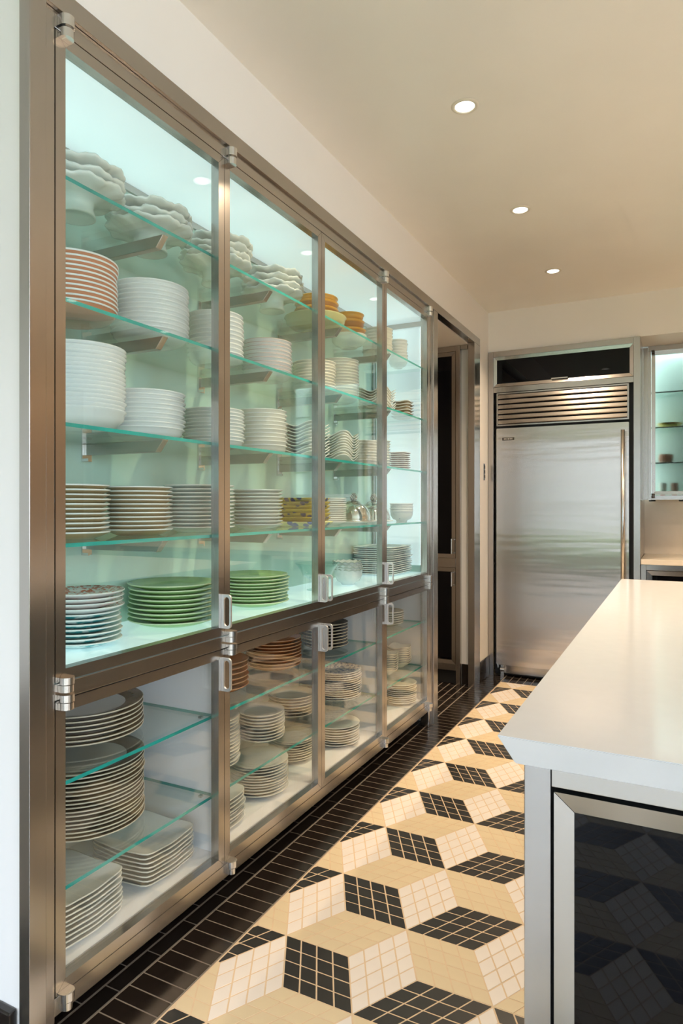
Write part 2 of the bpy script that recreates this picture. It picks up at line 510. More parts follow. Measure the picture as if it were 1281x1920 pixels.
names = {'tile_white': 0, 'tile_cream': 1, 'tile_dark': 2}
for i, (m, p, c) in enumerate(tiles):
    g = cen(p)
    if i in single:
        loc = [v - g for v in p]
        key = (m, tuple((round(v.x, 3), round(v.y, 3)) for v in loc))
        if key not in cache:
            bm = bmesh.new(); prism(bm, loc, -0.004, TZ)
            cache[key] = mesh_of(bm, 'mosaic_tile', M[m])
        o = link('mosaic_tile', cache[key], floor); o.location = (g.x, g.y, random.uniform(-0.0002, 0.0002))
    else:
        prism(rest, p, -0.004, TZ, names[m])
o = link('mosaic_tiling', mesh_of(rest, 'mosaic_tiling', [M['tile_white'], M['tile_cream'], M['tile_dark']]), floor)
o['kind'] = 'stuff'

# black 15 x 5 cm tiles: a soldier row beside the mosaic, lengthwise rows behind it, a soldier row before the refrigerator
tb = {}
def black_tile(x0, x1, y0, y1, g=0.0021):
    key = (round(x1 - x0, 4), round(y1 - y0, 4))
    if key not in tb:
        bm = bmesh.new()
        add_box(bm, -(x1 - x0) / 2 + g, (x1 - x0) / 2 - g, -(y1 - y0) / 2 + g, (y1 - y0) / 2 - g, -0.004, TZ)
        tb[key] = mesh_of(bm, 'border_tile', M['tile_black'])
    return key
rest2 = bmesh.new(); nb = 0
def lay(x0, x1, y0, y1, single):
    global nb
    if single and nb < 300:
        key = black_tile(x0, x1, y0, y1)
        o = link('border_tile', tb[key], floor); o.location = ((x0 + x1) / 2, (y0 + y1) / 2, 0); nb += 1
    else:
        g = 0.0021
        add_box(rest2, x0 + g, x1 - g, y0 + g, y1 - g, -0.004, TZ)
P = 0.0511
y = 1.1703 - P * 92
while y < 4.81:
    lay(-1.268, XM - 0.003, y, y + P, 1.05 < y < 4.8)
    y += P
for r in range(9):
    x1 = -1.272 - r * 0.0528
    yy = (1.243 if r % 2 == 0 else 1.169) - 0.151 * 31
    while yy < (4.45 if r else 4.5):
        s = (r == 0 and 1.0 < yy < 4.5) or (r == 1 and 1.0 < yy < 2.8) or (3.4 < yy)
        lay(x1 - 0.0495, x1, yy, yy + 0.151, s and r < 7)
        yy += 0.151
x = XM
while x < XR - 0.06:
    lay(x, x + P, YM + 0.002, YM + 0.148, x < -0.3)
    lay(x, x + P, YM + 0.150, YM + 0.296, False)
    x += P
o = link('border_tiling', mesh_of(rest2, 'border_tiling', M['tile_black']), floor); o['kind'] = 'stuff'

# black skirting
def skirt(name, segs, label):
    root = None
    for (x0, x1, y0, y1) in segs:
        o = box('skirting_tile' if root else name, x0, x1, y0, y1, 0.003, 0.145, M['tile_black'], None if root is None else root, 0.004)
        if root is None: root = struct(o, label)
    return root
skirt('baseboard_left', [(XF, XF + 0.012, Y1 + 0.003, 4.70), (XF, XF + 0.012, 4.702, YB - 0.02)], 'black tile skirting beside the refrigerator')
skirt('baseboard_niche', [(-1.345, XF - 0.045, 4.458, 4.469)], 'black tile skirting in the niche')
skirt('baseboard_end', [(-1.60, -1.285, Y0 - 0.016, Y0 + 0.005), (-1.92, -1.602, Y0 - 0.016, Y0 + 0.005), (-2.24, -1.922, Y0 - 0.016, Y0 + 0.005)], 'black rounded tile skirting on the pale grey end wall')

# ------------------------------------------------------------------ downlights
def downlight(x, y, label, group=None):
    root = empty('downlight', (x, y, CEIL), label, 'ceiling light', group)
    bm = lathe([(0.034, -0.0005), (0.036, -0.004), (0.044, -0.004), (0.049, -0.0005)], 40)
    o = link('trim_ring', mesh_of(bm, 'trim_ring', M['lamp_ring'], True), root)
    bm = lathe([(0, -0.002), (0.0335, -0.002)], 32)
    o = link('lens', mesh_of(bm, 'lens', M['lamp']), root)
    l = bpy.data.lights.new('downlight_beam', 'AREA'); l.shape = 'DISK'; l.size = 0.06
    l.energy = DOWNLIGHT_W; l.color = (1.0, 0.775, 0.535); l.spread = math.radians(128)
    lo = link('downlight_beam', l, root); lo.location = (0, 0, -0.008)
    return root
downlight(-0.678, 2.287, 'recessed round downlight nearest the viewer, largest of three')
downlight(-0.678, 3.207, 'recessed round downlight in the middle of three in a row')
downlight(-0.678, 4.131, 'recessed round downlight farthest away, near the refrigerator wall')
for (x, y, w) in ((1.2, 2.287, 'above the near end of the island'), (1.2, 3.207, 'above the far end of the island'), (1.2, 4.131, 'between island and stone worktop'),
                  (2.6, 2.287, 'near the side wall, beside the island'), (2.6, 3.207, 'near the side wall, past the island'), (2.6, 4.131, 'near the side wall, by the stone worktop')):
    downlight(x, y, 'added unseen downlight outside the picture, ' + w)  # extra lamps out of view, added to brighten the room

# ------------------------------------------------------------------ glass display cabinet
cab = empty('display_cabinet', (XF, 2.3, 0), 'long brushed steel cabinet with glass doors, lit shelves of dishes, along the left wall', 'cabinet')
XT = -1.240
box('end_post', -1.273, XT, Y0, 0.998, 0.0, 2.407, M['steel_v'], cab, 0.0012)
box('frame_stile', -1.30, XF, 0.998, 1.0275, 0.0, 2.3555, M['steel_v'], cab, 0.0008)
box('header', -1.285, XT, 0.998, Y1, 2.3562, 2.407, M['steel_y'], cab, 0.0012)
box('portal_post', -1.285, XT, 4.412, Y1, 0.0, 2.3557, M['steel_v'], cab, 0.0012)
box('frame_stile', -1.30, XF + 0.002, 3.5165, 3.575, 0.0, 2.3555, M['steel_v'], cab, 0.006)
box('divider_post', -1.311, XT, 3.5755, 3.645, 0.0, 2.3555, M['steel_v'], cab, 0.0015)
box('top_rail', -1.285, XF, 1.0277, 3.5163, 2.3175, 2.3555, M['steel_y'], cab, 0.0008)
box('middle_rail', -1.29, XF, 1.0277, 3.5163, 0.8018, 0.8382, M['steel_y'], cab, 0.0008)
box('bottom_rail', -1.29, XF, 1.0277, 3.5163, 0.0905, 0.1312, M['steel_y'], cab, 0.0008)
box('toe_kick', -1.46, -1.45, 0.998, 3.57, 0.003, 0.12, M['black'], cab)
# linings
XB, YE = -1.62, 3.582
box('back_panel', XB - 0.02, XB, 0.99, YE + 0.02, 0.84, 2.32, M['inside'], cab)
box('back_panel', -1.74, -1.72, 0.99, YE + 0.02, 0.12, 0.86, M['inside_low'], cab)
box('ceiling_panel', XB, -1.292, 1.0, YE, 2.300, 2.315, M['glow'], cab)
box('lit_end_panel', -1.60, -1.312, YE, YE + 0.012, 0.90, 2.272, M['glow'], cab)
box('lit_end_panel', -1.60, -1.312, 0.998, 1.01, 0.90, 2.272, M['glow'], cab)
box('side_lining', XB, -1.29, YE + 0.012, YE + 0.03, 0.12, 2.32, M['inside'], cab)
box('side_lining', -1.72, -1.29, 0.978, 0.998, 0.12, 2.32, M['inside'], cab)
box('corner_trim', XB, XB + 0.012, YE - 0.022, YE, 0.866, 2.298, M['steel_v'], cab)
box('cornice_trim', XB, XB + 0.010, 1.0, YE, 2.276, 2.299, M['steel_y'], cab)
box('cornice_trim', XB, -1.292, YE - 0.008, YE - 0.0002, 2.272, 2.299, M['steel_x'], cab)
box('front_trim', -1.312, -1.302, 3.574, YE, 0.866, 2.298, M['steel_v'], cab)
box('deck', XB, -1.288, 1.0, YE, 0.842, 0.862, M['glow_deck'], cab)
box('lower_ceiling', -1.72, -1.29, 1.0, YE, 0.805, 0.83, M['inside_low'], cab)
box('lower_deck', -1.72, -1.288, 1.0, YE, 0.134, 0.157, M['inside_low'], cab)
box('partition', -1.72, -1.292, 1.655, 1.673, 0.158, 0.804, M['inside_low'], cab)
box('partition', -1.72, -1.292, 2.887, 2.905, 0.158, 0.804, M['inside_low'], cab)
box('lower_side', -1.72, -1.292, YE - 0.045, YE - 0.005, 0.158, 0.804, M['inside_low'], cab)
# led strips: tape with a row of diodes
def led(axis, a0, a1, x, other):
    bm = bmesh.new()
    n = int((a1 - a0) / 0.0165)
    for i in range(n):
        c = a0 + (i + 0.5) * 0.0165
        if axis == 'z': add_box(bm, x - 0.003, x + 0.003, other - 0.005, other, c - 0.0045, c + 0.0045)
        else: add_box(bm, x - 0.003, x + 0.003, c - 0.0045, c + 0.0045, other - 0.004, other)
    o = link('led_strip', mesh_of(bm, 'led_strip', M['led'])); place(o, (0, 0, 0), cab)
    o['kind'] = 'stuff'
led('z', 0.90, 2.27, -1.319, YE - 0.0005)

def glass_shelf(x0, x1, y0, y1, ztop, t=0.0095, t_side=False):
    bm = bmesh.new()
    fs = add_box(bm, x0, x1, y0, y1, ztop - t, ztop)
    for i, f in enumerate(fs): f.material_index = 1 if i == 3 or (t_side and i in (2, 4)) else 0
    o = link('glass_shelf', mesh_of(bm, 'glass_shelf', [M['shelf_face'], M['shelf_edge']]))
    place(o, (0, 0, 0), cab)
    return o
SH = {'A': 2.020, 'B': 1.732, 'C': 1.438, 'D': 1.152, 'E': 0.862, 'F': 0.590, 'G': 0.342, 'H': 0.157}
for s in 'ABCD': glass_shelf(XB + 0.012, -1.288, 1.015, YE - 0.012, SH[s])
for s in 'FG':
    glass_shelf(-1.715, -1.292, 1.003, 1.653, SH[s], t_side=True)
    glass_shelf(-1.715, -1.292, 1.675, 2.885, SH[s], t_side=True)
    glass_shelf(-1.715, -1.292, 2.907, YE - 0.047, SH[s], t_side=True)
    for yy in (1.647, 1.681, 2.879, 2.913):
        for xx in (-1.34, -1.66):
            box('shelf_peg', xx - 0.006, xx + 0.006, yy - 0.006, yy + 0.006, SH[s] - 0.017, SH[s] - 0.0098, M['chrome'], cab, 0.001)

# shelf brackets: slanted-nose bar and a wall plate
def bracket(y, ztop):
    bm = bmesh.new()
    L0, L1, h, w = XB + 0.006, -1.300, 0.034, 0.011
    pts = [(L0, ztop), (L1, ztop), (L1 - 0.028, ztop - h), (L0, ztop - h)]
    a = [bm.verts.new((p[0], -w, p[1])) for p in pts]; b = [bm.verts.new((p[0], w, p[1])) for p in pts]
    bm.faces.new(a); bm.faces.new(b[::-1])
    for k in range(4): bm.faces.new([a[k], b[k], b[(k + 1) % 4], a[(k + 1) % 4]])
    bmesh.ops.bevel(bm, geom=bm.edges[:], offset=0.0012, segments=1, affect='EDGES')
    o = link('shelf_bracket', mesh_of(bm, 'shelf_bracket', M['steel_x'])); place(o, (0, y, 0), cab)
    bm = bmesh.new()
    add_box(bm, 0, 0.006, -0.018, 0.018, -0.052, 0.004)
    add_box(bm, 0.006, 0.030, -0.018, -0.0125, -0.052, -0.044)
    p = link('wall_plate', mesh_of(bm, 'wall_plate', M['chrome']), o); p.location = (XB, 0, ztop)
for s in 'ABCD':
    for y in (1.445, 1.990, 2.540, 3.085): bracket(y, SH[s] - 0.0097)

# doors
def hinge_knuckle(bm, x, y, z0, z1, r=0.017):
    pts = [(0, -r), (0.010, -r)] + [(0.010 + r * math.cos(t), r * math.sin(t)) for t in [(-90 + 15 * k) * PI / 180 for k in range(1, 12)]] + [(0.010, r), (0, r)]
    lo = [bm.verts.new((x + p[0], y + p[1], z0)) for p in pts]; hi = [bm.verts.new((x + p[0], y + p[1], z1)) for p in pts]
    bm.faces.new(lo[::-1]); bm.faces.new(hi)
    for k in range(len(pts)):
        l = (k + 1) % len(pts); bm.faces.new([lo[k], lo[l], hi[l], hi[k]])

def bow_handle(y, z0, z1):
    """Flat plate standing off the door, with an oblong slot."""
    bm = bmesh.new()
    x0, x1, t = XF + 0.0004, XF + 0.036, 0.0032
    R, r = 0.012, 0.0105
    zc0, zc1 = z0 + R, z1 - R
    out = [(x0, z0)] + [(x1 - R + R * math.cos(a), zc0 + R * math.sin(a)) for a in [(-90 + 15 * k) * PI / 180 for k in range(0, 7)]] + \
          [(x1 - R + R * math.cos(a), zc1 + R * math.sin(a)) for a in [(15 * k) * PI / 180 for k in range(0, 7)]] + [(x0, z1)]
    xm = (x0 + x1) / 2 + 0.002
    inn = [(xm - r, zc0 + 0.006)] + [(xm + r * math.sin(a), zc0 + 0.006 - r * math.cos(a)) for a in [(-75 + 25 * k) * PI / 180 for k in range(0, 7)]] + [(xm + r, zc0 + 0.006)] + \
          [(xm + r, zc1 - 0.006)] + [(xm + r * math.cos(a), zc1 - 0.006 + r * math.sin(a)) for a in [(15 + 25 * k) * PI / 180 for k in range(0, 7)]] + [(xm - r, zc1 - 0.006)]
    def loop(pts, yy): return [bm.verts.new((p[0], yy, p[1])) for p in pts]
    oa, ob, ia, ib = loop(out, -t), loop(out, t), loop(inn, -t), loop(inn, t)
    for o_, i_ in ((oa, ia), (ob, ib)):
        es = []
        for L in (o_, i_):
            for k in range(len(L)):
                es.append(bm.edges.new((L[k], L[(k + 1) % len(L)])))
        bmesh.ops.triangle_fill(bm, edges=es, use_beauty=True)
    for A, B in ((oa, ob), (ia, ib)):
        for k in range(len(A)):
            l = (k + 1) % len(A); bm.faces.new([A[k], A[l], B[l], B[k]])
    return mesh_of(bm, 'handle', M['aluminium'])

YD = [1.0290, 1.6495, 2.2715, 2.8935, 3.5155]
def door(i, z0, z1, upper):
    y0, y1 = YD[i] + 0.0009, YD[i + 1] - 0.0009
    w = 0.0275
    d = link('glass_door', mesh_of(ring_mesh('glass_door', 'x', y0, y1, z0, z1, XF, 0.028, w, None), 'glass_door', M['steel_v']))
    d.data.materials.append(M['steel_y'])
    for k, p in enumerate(d.data.polygons):
        zc = sum(d.data.vertices[v].co.z for v in p.vertices) / len(p.vertices)
        if zc < z0 + w or zc > z1 - w: p.material_index = 1
    place(d, (0, 0, 0), cab)
    box('glass_pane', XF - 0.019, XF - 0.013, y0 + w - 0.004, y1 - w + 0.004, z0 + w - 0.004, z1 - w + 0.004, M['pane_green' if upper else 'pane'], d)
    hinge_left = i < 2
    hy = y0 + 0.022 if hinge_left else y1 - 0.012
    hl = (y1 - 0.012) if hinge_left else (y0 + 0.0235)
    h = link('handle', bow_handle(0, 0.866 if upper else 0.674, 0.970 if upper else 0.776)); place(h, (0, hl, 0), d)
    if upper: segs = [((2.3255, 2.3500), (2.3000, 2.3200)), ((0.8370, 0.8525), (0.8190, 0.8345))]
    else: segs = [((0.7970, 0.8130), (0.7790, 0.7945)), ((0.1210, 0.1400), (0.1000, 0.1170))]
    for (a, b) in segs:
        bm = bmesh.new()
        hinge_knuckle(bm, XF + 0.0004, hy, a[0], a[1]); hinge_knuckle(bm, XF + 0.0004, hy, b[0], b[1], 0.0155 if b[0] > 0.2 else 0.0125)
        add_box(bm, XF + 0.003, XF + 0.016, hy - 0.008, hy + 0.008, b[1], a[0])
        o = link('hinge', mesh_of(bm, 'hinge', M['chrome'])); place(o, (0, 0, 0), d)
    return d
for i in range(4):
    door(i, 0.8414, 2.3152, True)
for i in range(4):
    door(i, 0.1332, 0.7988, False)

# ------------------------------------------------------------------ dishes
def flat_plate(R, h, foot=0.56):
    return [(0, 0.0058), (foot * R, 0.0055), (0.70 * R, 0.0095), (R - 0.002, h), (R, h - 0.0012), (R - 0.002, h - 0.0042),
            (0.72 * R, 0.0050), (foot * R + 0.004, 0.0), (foot * R - 0.003, 0.0), (foot * R - 0.006, 0.0022), (0, 0.0022)]
MI_FLAT = [0, 0, 1, 2, 2, 3, 3, 3, 3, 3]
def coupe(R, h, foot=0.52):
    return [(0, 0.0062), (foot * R, 0.0062), (0.80 * R, 0.013), (0.90 * R, h * 0.55), (R - 0.007, h), (R - 0.0015, h + 0.0006), (R, h - 0.0018), (R - 0.0022, h - 0.0042), (R - 0.0075, h - 0.0068),
            (0.935 * R, h * 0.55), (0.83 * R, 0.0085), (foot * R + 0.005, 0.0), (foot * R - 0.004, 0.0), (foot * R - 0.007, 0.002), (0, 0.002)]
MI_COUPE = [0, 0, 0, 1, 2, 2, 4, 3, 3, 3, 3, 3, 3, 3]
def bowl(R, h, foot=0.42):
    return [(0, 0.010), (foot * R * 0.8, 0.012), (0.70 * R, h * 0.32), (0.90 * R, h * 0.64), (R - 0.004, h), (R - 0.001, h + 0.0006), (R, h - 0.002), (R - 0.0058, h - 0.0065),
            (0.935 * R, h * 0.60), (0.74 * R, h * 0.24), (foot * R + 0.004, 0.008), (foot * R + 0.001, 0.0), (foot * R - 0.004, 0.0), (foot * R - 0.006, 0.004), (0, 0.004)]
MI_BOWL = [0, 0, 0, 1, 2, 2, 2, 3, 3, 3, 3, 3, 3, 3]

def square_dish(a, b, h, wave=0.0, rim=0.5, n=14, t=0.004, exp=5.0):
    """Rounded-square dish on a grid; half sizes a (x), b (y); corners lift by wave."""
    bm = bmesh.new()
    top, bot = [], []
    rs = [0.0, 0.25, 0.5, rim + 0.12, 0.78, 0.90, 0.975, 1.0]
    segs = 64
    def pt(r, k):
        t_ = 2 * PI * k / segs
        c, s = math.cos(t_), math.sin(t_)
        q = (abs(c) ** exp + abs(s) ** exp) ** (-1 / exp)
        lift = h * max(0.0, (r - rim) / (1 - rim)) ** 1.4
        cor = wave * (max(0.0, r - 0.35) / 0.65) ** 2 * (abs(math.sin(2 * t_)) ** 2 - 0.25)
        return c * q * r * a, s * q * r * b, lift + cor
    def rows(dz):
        R_ = []
        for r in rs:
            if r == 0: R_.append([bm.verts.new((0, 0, dz))])
            else: R_.append([bm.verts.new((lambda p: (p[0], p[1], p[2] + dz))(pt(r, k))) for k in range(segs)])
        return R_
    T, B = rows(t), rows(0.0)
    for R_, mi in ((T, 0), (B, 1)):
        for i in range(len(R_) - 1):
            for k in range(segs):
                l = (k + 1) % segs
                f = bm.faces.new([R_[i][0], R_[i + 1][k], R_[i + 1][l]]) if len(R_[i]) == 1 else bm.faces.new([R_[i][k], R_[i + 1][k], R_[i + 1][l], R_[i][l]])
                f.material_index = mi
    for k in range(segs):
        l = (k + 1) % segs
        f = bm.faces.new([T[-1][k], T[-1][l], B[-1][l], B[-1][k]]); f.material_index = 2
    return bm

def ruffled(R, h, foot_r, foot_h, seed):
    """Wide dish whose flat flaring rim runs in uneven petals."""
    rnd = random.Random(seed)
    ph = rnd.uniform(0, 6.28); n = 9
    def ruf(t, r, z):
        k = max(0.0, (r / R - 0.40) / 0.60) ** 1.6
        petal = abs(math.sin(n * t / 2 + ph)) ** 0.6 - 0.6
        small = math.sin(3 * n * t + 2 * ph)
        return r * (1 + k * (0.085 * petal + 0.010 * small)), z + k * (0.0045 * math.sin(n * t + 2 * ph) + 0.0012 * small)
    prof = [(0, foot_h + 0.006), (foot_r, foot_h + 0.007), (0.58 * R, foot_h + h * 0.42), (0.80 * R, foot_h + h * 0.80), (0.94 * R, foot_h + h * 0.97), (R - 0.002, foot_h + h),
            (R, foot_h + h - 0.004), (R - 0.003, foot_h + h - 0.008), (0.92 * R, foot_h + h * 0.90 - 0.009), (0.78 * R, foot_h + h * 0.72 - 0.007), (0.56 * R, foot_h + h * 0.32 - 0.005), (foot_r * 0.95, foot_h)]
    if foot_h > 0: prof += [(foot_r * 0.92, foot_h * 0.5), (foot_r * 1.04, 0.004), (foot_r * 1.04, 0.0), (foot_r * 0.92, 0.0), (foot_r * 0.85, 0.006), (0, 0.008)]
    else: prof += [(0, 0.0)]
    return lathe(prof, 108, None, ruf)

ORD = ['topmost', 'second from top', 'third from top', 'fourth from top', 'fifth from top', 'sixth from top', 'seventh from top', 'eighth from top',
       'ninth from top', 'tenth from top', 'eleventh from top', 'twelfth from top', 'thirteenth from top', 'fourteenth from top',
       'fifteenth from top', 'sixteenth from top', 'seventeenth from top']
def stack(name, shelf, x, y, n, dz, me, label, cat, group, jit=0.0025, spin=True, z0=0.0):
    out = []
    for k in range(n):
        o = link(name, me)
        o.location = (x + random.uniform(-jit, jit), y + random.uniform(-jit, jit), SH[shelf] + 0.0004 + z0 + k * dz)
        o.rotation_euler = (0, 0, random.uniform(0, 6.28) if spin else random.uniform(-0.03, 0.03))
        tag(o, label if n == 1 else label + ', ' + ORD[n - 1 - k], cat, group)
        out.append(o)
    return out

def plates(name, shelf, x, y, R, n, dz, prof, mats, label, group, cat='plate', h=None, jit=0.0025):
    mats = tuple(mats) + ((mats[3],) if len(mats) == 4 else ())
    if prof == 'flat': me = mesh_of(lathe(flat_plate(R, h or 0.021), 44, MI_FLAT), name, [M[m] for m in mats], True)
    elif prof == 'coupe': me = mesh_of(lathe(coupe(R, h or 0.036), 44, MI_COUPE), name, [M[m] for m in mats], True)
    else: me = mesh_of(lathe(bowl(R, h or 0.06), 44, MI_BOWL), name, [M[m] for m in mats], True)
    return stack(name, shelf, x, y, n, dz, me, label, cat, group, jit)
XC = -1.455
WH = ('porcelain',) * 4
# --- top shelf: ruffled milk-glass dishes, amber dishes, white bowls
def ruffle_stack(y, R, n, dz, where, group):
    foot_h, h = 0.044, 0.027
    me = mesh_of(ruffled(R, h, R * 0.40, foot_h, n + int(y * 10)), 'footed_dish', M['milk'], True)
    stack('footed_dish', 'A', XC, y, 1, 0, me, 'footed ruffled milk glass dish under the ' + where, 'dish', None, 0)
    me = mesh_of(ruffled(R, h, R * 0.36, 0.0, n + int(y * 17)), 'ruffled_dish', M['milk'], True)
    stack('ruffled_dish', 'A', XC, y, n - 1, dz, me, 'ruffled milk glass dish, ' + where, 'dish', group, 0.004, True, foot_h + dz * 0.75)
ruffle_stack(1.262, 0.128, 3, 0.029, 'first pile from left, top glass shelf', 'first ruffled dish pile')
ruffle_stack(1.545, 0.128, 3, 0.028, 'second pile from left, top glass shelf', 'second ruffled dish pile')
ruffle_stack(1.872, 0.123, 4, 0.026, 'third pile from left, top glass shelf', 'third ruffled dish pile')
ruffle_stack(2.232, 0.123, 4, 0.026, 'fourth pile from left, beside the amber dishes', 'fourth ruffled dish pile')
me = mesh_of(lathe(bowl(0.140, 0.062, 0.40), 44), 'shallow_bowl', [M['olive']], True)
stack('shallow_bowl', 'A', XC, 2.585, 1, 0, me, 'wide pale olive glass bowl under the larger amber pile', 'bowl', None)
plates('amber_bowl', 'A', XC, 2.600, 0.100, 2, 0.028, 'bowl', ('amber', 'amber', 'amber', 'amber_dark'), 'dark amber bowl stacked low in the larger amber pile', 'larger amber pile', 'bowl', 0.045)
for o in [q for q in bpy.data.objects if q.name.startswith('amber_bowl')]: o.location.z += 0.055
me = mesh_of(lathe(coupe(0.096, 0.030), 44), 'amber_dish', [M['amber']], True)
stack('amber_dish', 'A', XC, 2.600, 1, 0, me, 'bright amber dish on top of the larger amber pile', 'dish', None, 0, True, 0.122)
me = mesh_of(lathe(bowl(0.090, 0.060, 0.45), 44), 'shallow_bowl', [M['milk']], True)
stack('shallow_bowl', 'A', XC, 2.925, 1, 0, me, 'white bowl under the smaller amber pile, top glass shelf', 'bowl', None)
me = mesh_of(lathe(bowl(0.086, 0.055, 0.5), 44, MI_BOWL), 'amber_bowl', [M['amber'], M['amber'], M['amber'], M['amber_dark']], True)
stack('amber_bowl', 'A', XC, 2.925, 1, 0, me, 'flared amber bowl at the base of the smaller amber pile', 'bowl', None, 0, True, 0.030)
me = mesh_of(lathe(bowl(0.078, 0.055, 0.55), 44, MI_BOWL), 'amber_bowl', [M['amber'], M['amber'], M['amber'], M['amber_dark']], True)
stack('amber_bowl', 'A', XC, 2.925, 1, 0, me, 'dark amber bowl midway up the smaller amber pile', 'bowl', None, 0, True, 0.072)
me = mesh_of(lathe(coupe(0.076, 0.034), 44), 'amber_dish', [M['amber']], True)
stack('amber_dish', 'A', XC, 2.925, 1, 0, me, 'bright amber dish on top of the smaller amber pile', 'dish', None, 0, True, 0.128)
plates('soup_bowl', 'A', XC, 3.275, 0.082, 8, 0.0165, 'bowl', ('cream',) * 4, 'cream bowl in the taller pile at right, top glass shelf', 'tall cream bowls, top shelf', 'bowl', 0.055)
plates('soup_bowl', 'A', -1.42, 3.478, 0.056, 7, 0.0165, 'bowl', WH, 'white bowl in the small pile at the right end, top glass shelf', 'small white bowls, top shelf', 'bowl', 0.055)
# --- second shelf
plates('coupe_plate', 'B', XC, 1.255, 0.116, 11, 0.0125, 'coupe', ('porcelain', 'porcelain', 'porcelain', 'salmon', 'porcelain'), 'white plate with salmon red rim, leftmost pile on second glass shelf', 'salmon rimmed plates')
plates('coupe_plate', 'B', XC, 1.547, 0.117, 11, 0.0138, 'coupe', WH, 'white plate in the large pile right of the salmon rimmed plates', 'large white plates, second shelf')
plates('coupe_plate', 'B', XC, 1.870, 0.099, 10, 0.0152, 'coupe', WH, 'white plate in the third pile on the second glass shelf', 'third pile, second shelf')
plates('coupe_plate', 'B', XC, 2.196, 0.099, 9, 0.0145, 'coupe', ('porcelain', 'pink', 'pink', 'porcelain'), 'white plate with dusty pink rim on the second glass shelf', 'pink rimmed plates')
plates('coupe_plate', 'B', XC, 2.574, 0.098, 9, 0.0135, 'coupe', ('cream',) * 4, 'cream plate in the pile right of the pink rimmed plates', 'cream plates, second shelf')
plates('coupe_plate', 'B', XC, 2.820, 0.095, 13, 0.0138, 'coupe', ('cream', 'cream', 'sage', 'cream'), 'grey rimmed cream plate in the tallest pile, second glass shelf', 'grey rimmed cream plates')
me = mesh_of(square_dish(0.085, 0.085, 0.014, 0.026), 'wavy_plate', [M['cream'], M['cream'], M['porcelain']], True)
stack('wavy_plate', 'B', XC, 3.270, 8, 0.0140, me, 'wavy square cream plate on the second glass shelf at right', 'plate', 'wavy square plates, second shelf', 0.002, False, 0.008)
me = mesh_of(square_dish(0.055, 0.055, 0.012, 0.004), 'square_plate', [M['cream'], M['gold'], M['porcelain']], True)
stack('square_plate', 'B', -1.40, 3.500, 6, 0.0165, me, 'small square plate at the right end of the second glass shelf', 'plate', 'small square plates', 0.002, False)
# --- third shelf
plates('deep_bowl', 'C', XC, 1.277, 0.121, 16, 0.0112, 'bowl', WH, 'deep white bowl, tallest pile, left end of third glass shelf', 'tall pile of deep white bowls', 'bowl', 0.060)
plates('coupe_plate', 'C', XC, 1.530, 0.117, 9, 0.0135, 'coupe', WH, 'white plate beside the tall pile of deep white bowls', 'white plates, third shelf')
plates('coupe_plate', 'C', XC, 1.860, 0.108, 10, 0.0118, 'coupe', ('greyw', 'greyw', 'porcelain', 'greyw'), 'pale grey plate in the third pile on the third glass shelf', 'pale grey plates, third shelf', 'plate', 0.028)
plates('coupe_plate', 'C', XC, 2.163, 0.098, 10, 0.0150, 'coupe', ('cream', 'porcelain', 'porcelain', 'cream'), 'ivory plate in the fourth pile on the third glass shelf', 'ivory plates, third shelf')
me = mesh_of(square_dish(0.088, 0.088, 0.012, 0.020), 'wavy_plate', [M['greyw'], M['cream'], M['porcelain']], True)
stack('wavy_plate', 'C', XC, 2.500, 10, 0.0142, me, 'wavy square grey plate behind the door meeting, third glass shelf', 'plate', 'wavy grey plates, third shelf', 0.002, False, 0.006)
me = mesh_of(square_dish(0.090, 0.090, 0.012, 0.026), 'wavy_plate', [M['cream'], M['cream'], M['porcelain']], True)
stack('wavy_plate', 'C', XC, 2.795, 10, 0.0122, me, 'wavy square ivory plate with peaked corners, third glass shelf', 'plate', 'wavy ivory plates, third shelf', 0.002, False, 0.008)
plates('coupe_plate', 'C', XC, 3.085, 0.080, 8, 0.0142, 'coupe', ('cream', 'cream', 'porcelain', 'cream'), 'small cream plate right of the wavy ivory plates', 'small cream plates, third shelf')
plates('coupe_plate', 'C', XC, 3.270, 0.072, 9, 0.0145, 'coupe', ('sage', 'sage', 'cream', 'sage'), 'small sage grey plate beside the woven brown plates', 'small sage plates, third shelf')
me = mesh_of(square_dish(0.052, 0.056, 0.008, 0.0), 'woven_plate', [M['rattan'], M['rattan'], M['cream']], True)
stack('woven_plate', 'C', -1.405, 3.470, 9, 0.0115, me, 'brown woven square plate, right end of third glass shelf', 'plate', 'brown woven plates', 0.002, False)
# --- fourth shelf
GOLD_SHADED = ('porcelain', 'porcelain', 'porcelain', 'gold')  # brown underside also carries the olive shading between stacked plates
plates('dinner_plate', 'D', XC, 1.243, 0.104, 11, 0.0124, 'flat', GOLD_SHADED, 'gold brown backed plate with painted shade, leftmost pile on the lowest glass shelf', 'first gold brown pile')
plates('dinner_plate', 'D', XC, 1.497, 0.102, 11, 0.0125, 'flat', GOLD_SHADED, 'gold brown backed plate with painted shade in the second pile on the lowest glass shelf', 'second gold brown pile')
plates('dinner_plate', 'D', XC, 1.784, 0.118, 12, 0.0125, 'flat', ('teal_grey', 'teal_grey', 'porcelain', 'teal_grey'), 'grey teal plate in the third pile on the lowest glass shelf', 'grey teal plates')
plates('dinner_plate', 'D', XC, 2.126, 0.100, 11, 0.0130, 'flat', ('sage', 'sage', 'greyw', 'sage'), 'sage grey plate left of the yellow patterned dishes', 'sage plates, lowest glass shelf')
me = mesh_of(square_dish(0.098, 0.092, 0.016, 0.0, 0.82), 'square_dish', [M['lemon_pale'], M['lemon'], M['lemon']], True)
stack('square_dish', 'D', XC, 2.485, 6, 0.0165, me, 'yellow square dish with dark blue leaf print', 'dish', 'yellow leaf print dishes', 0.002, False, 0.021)
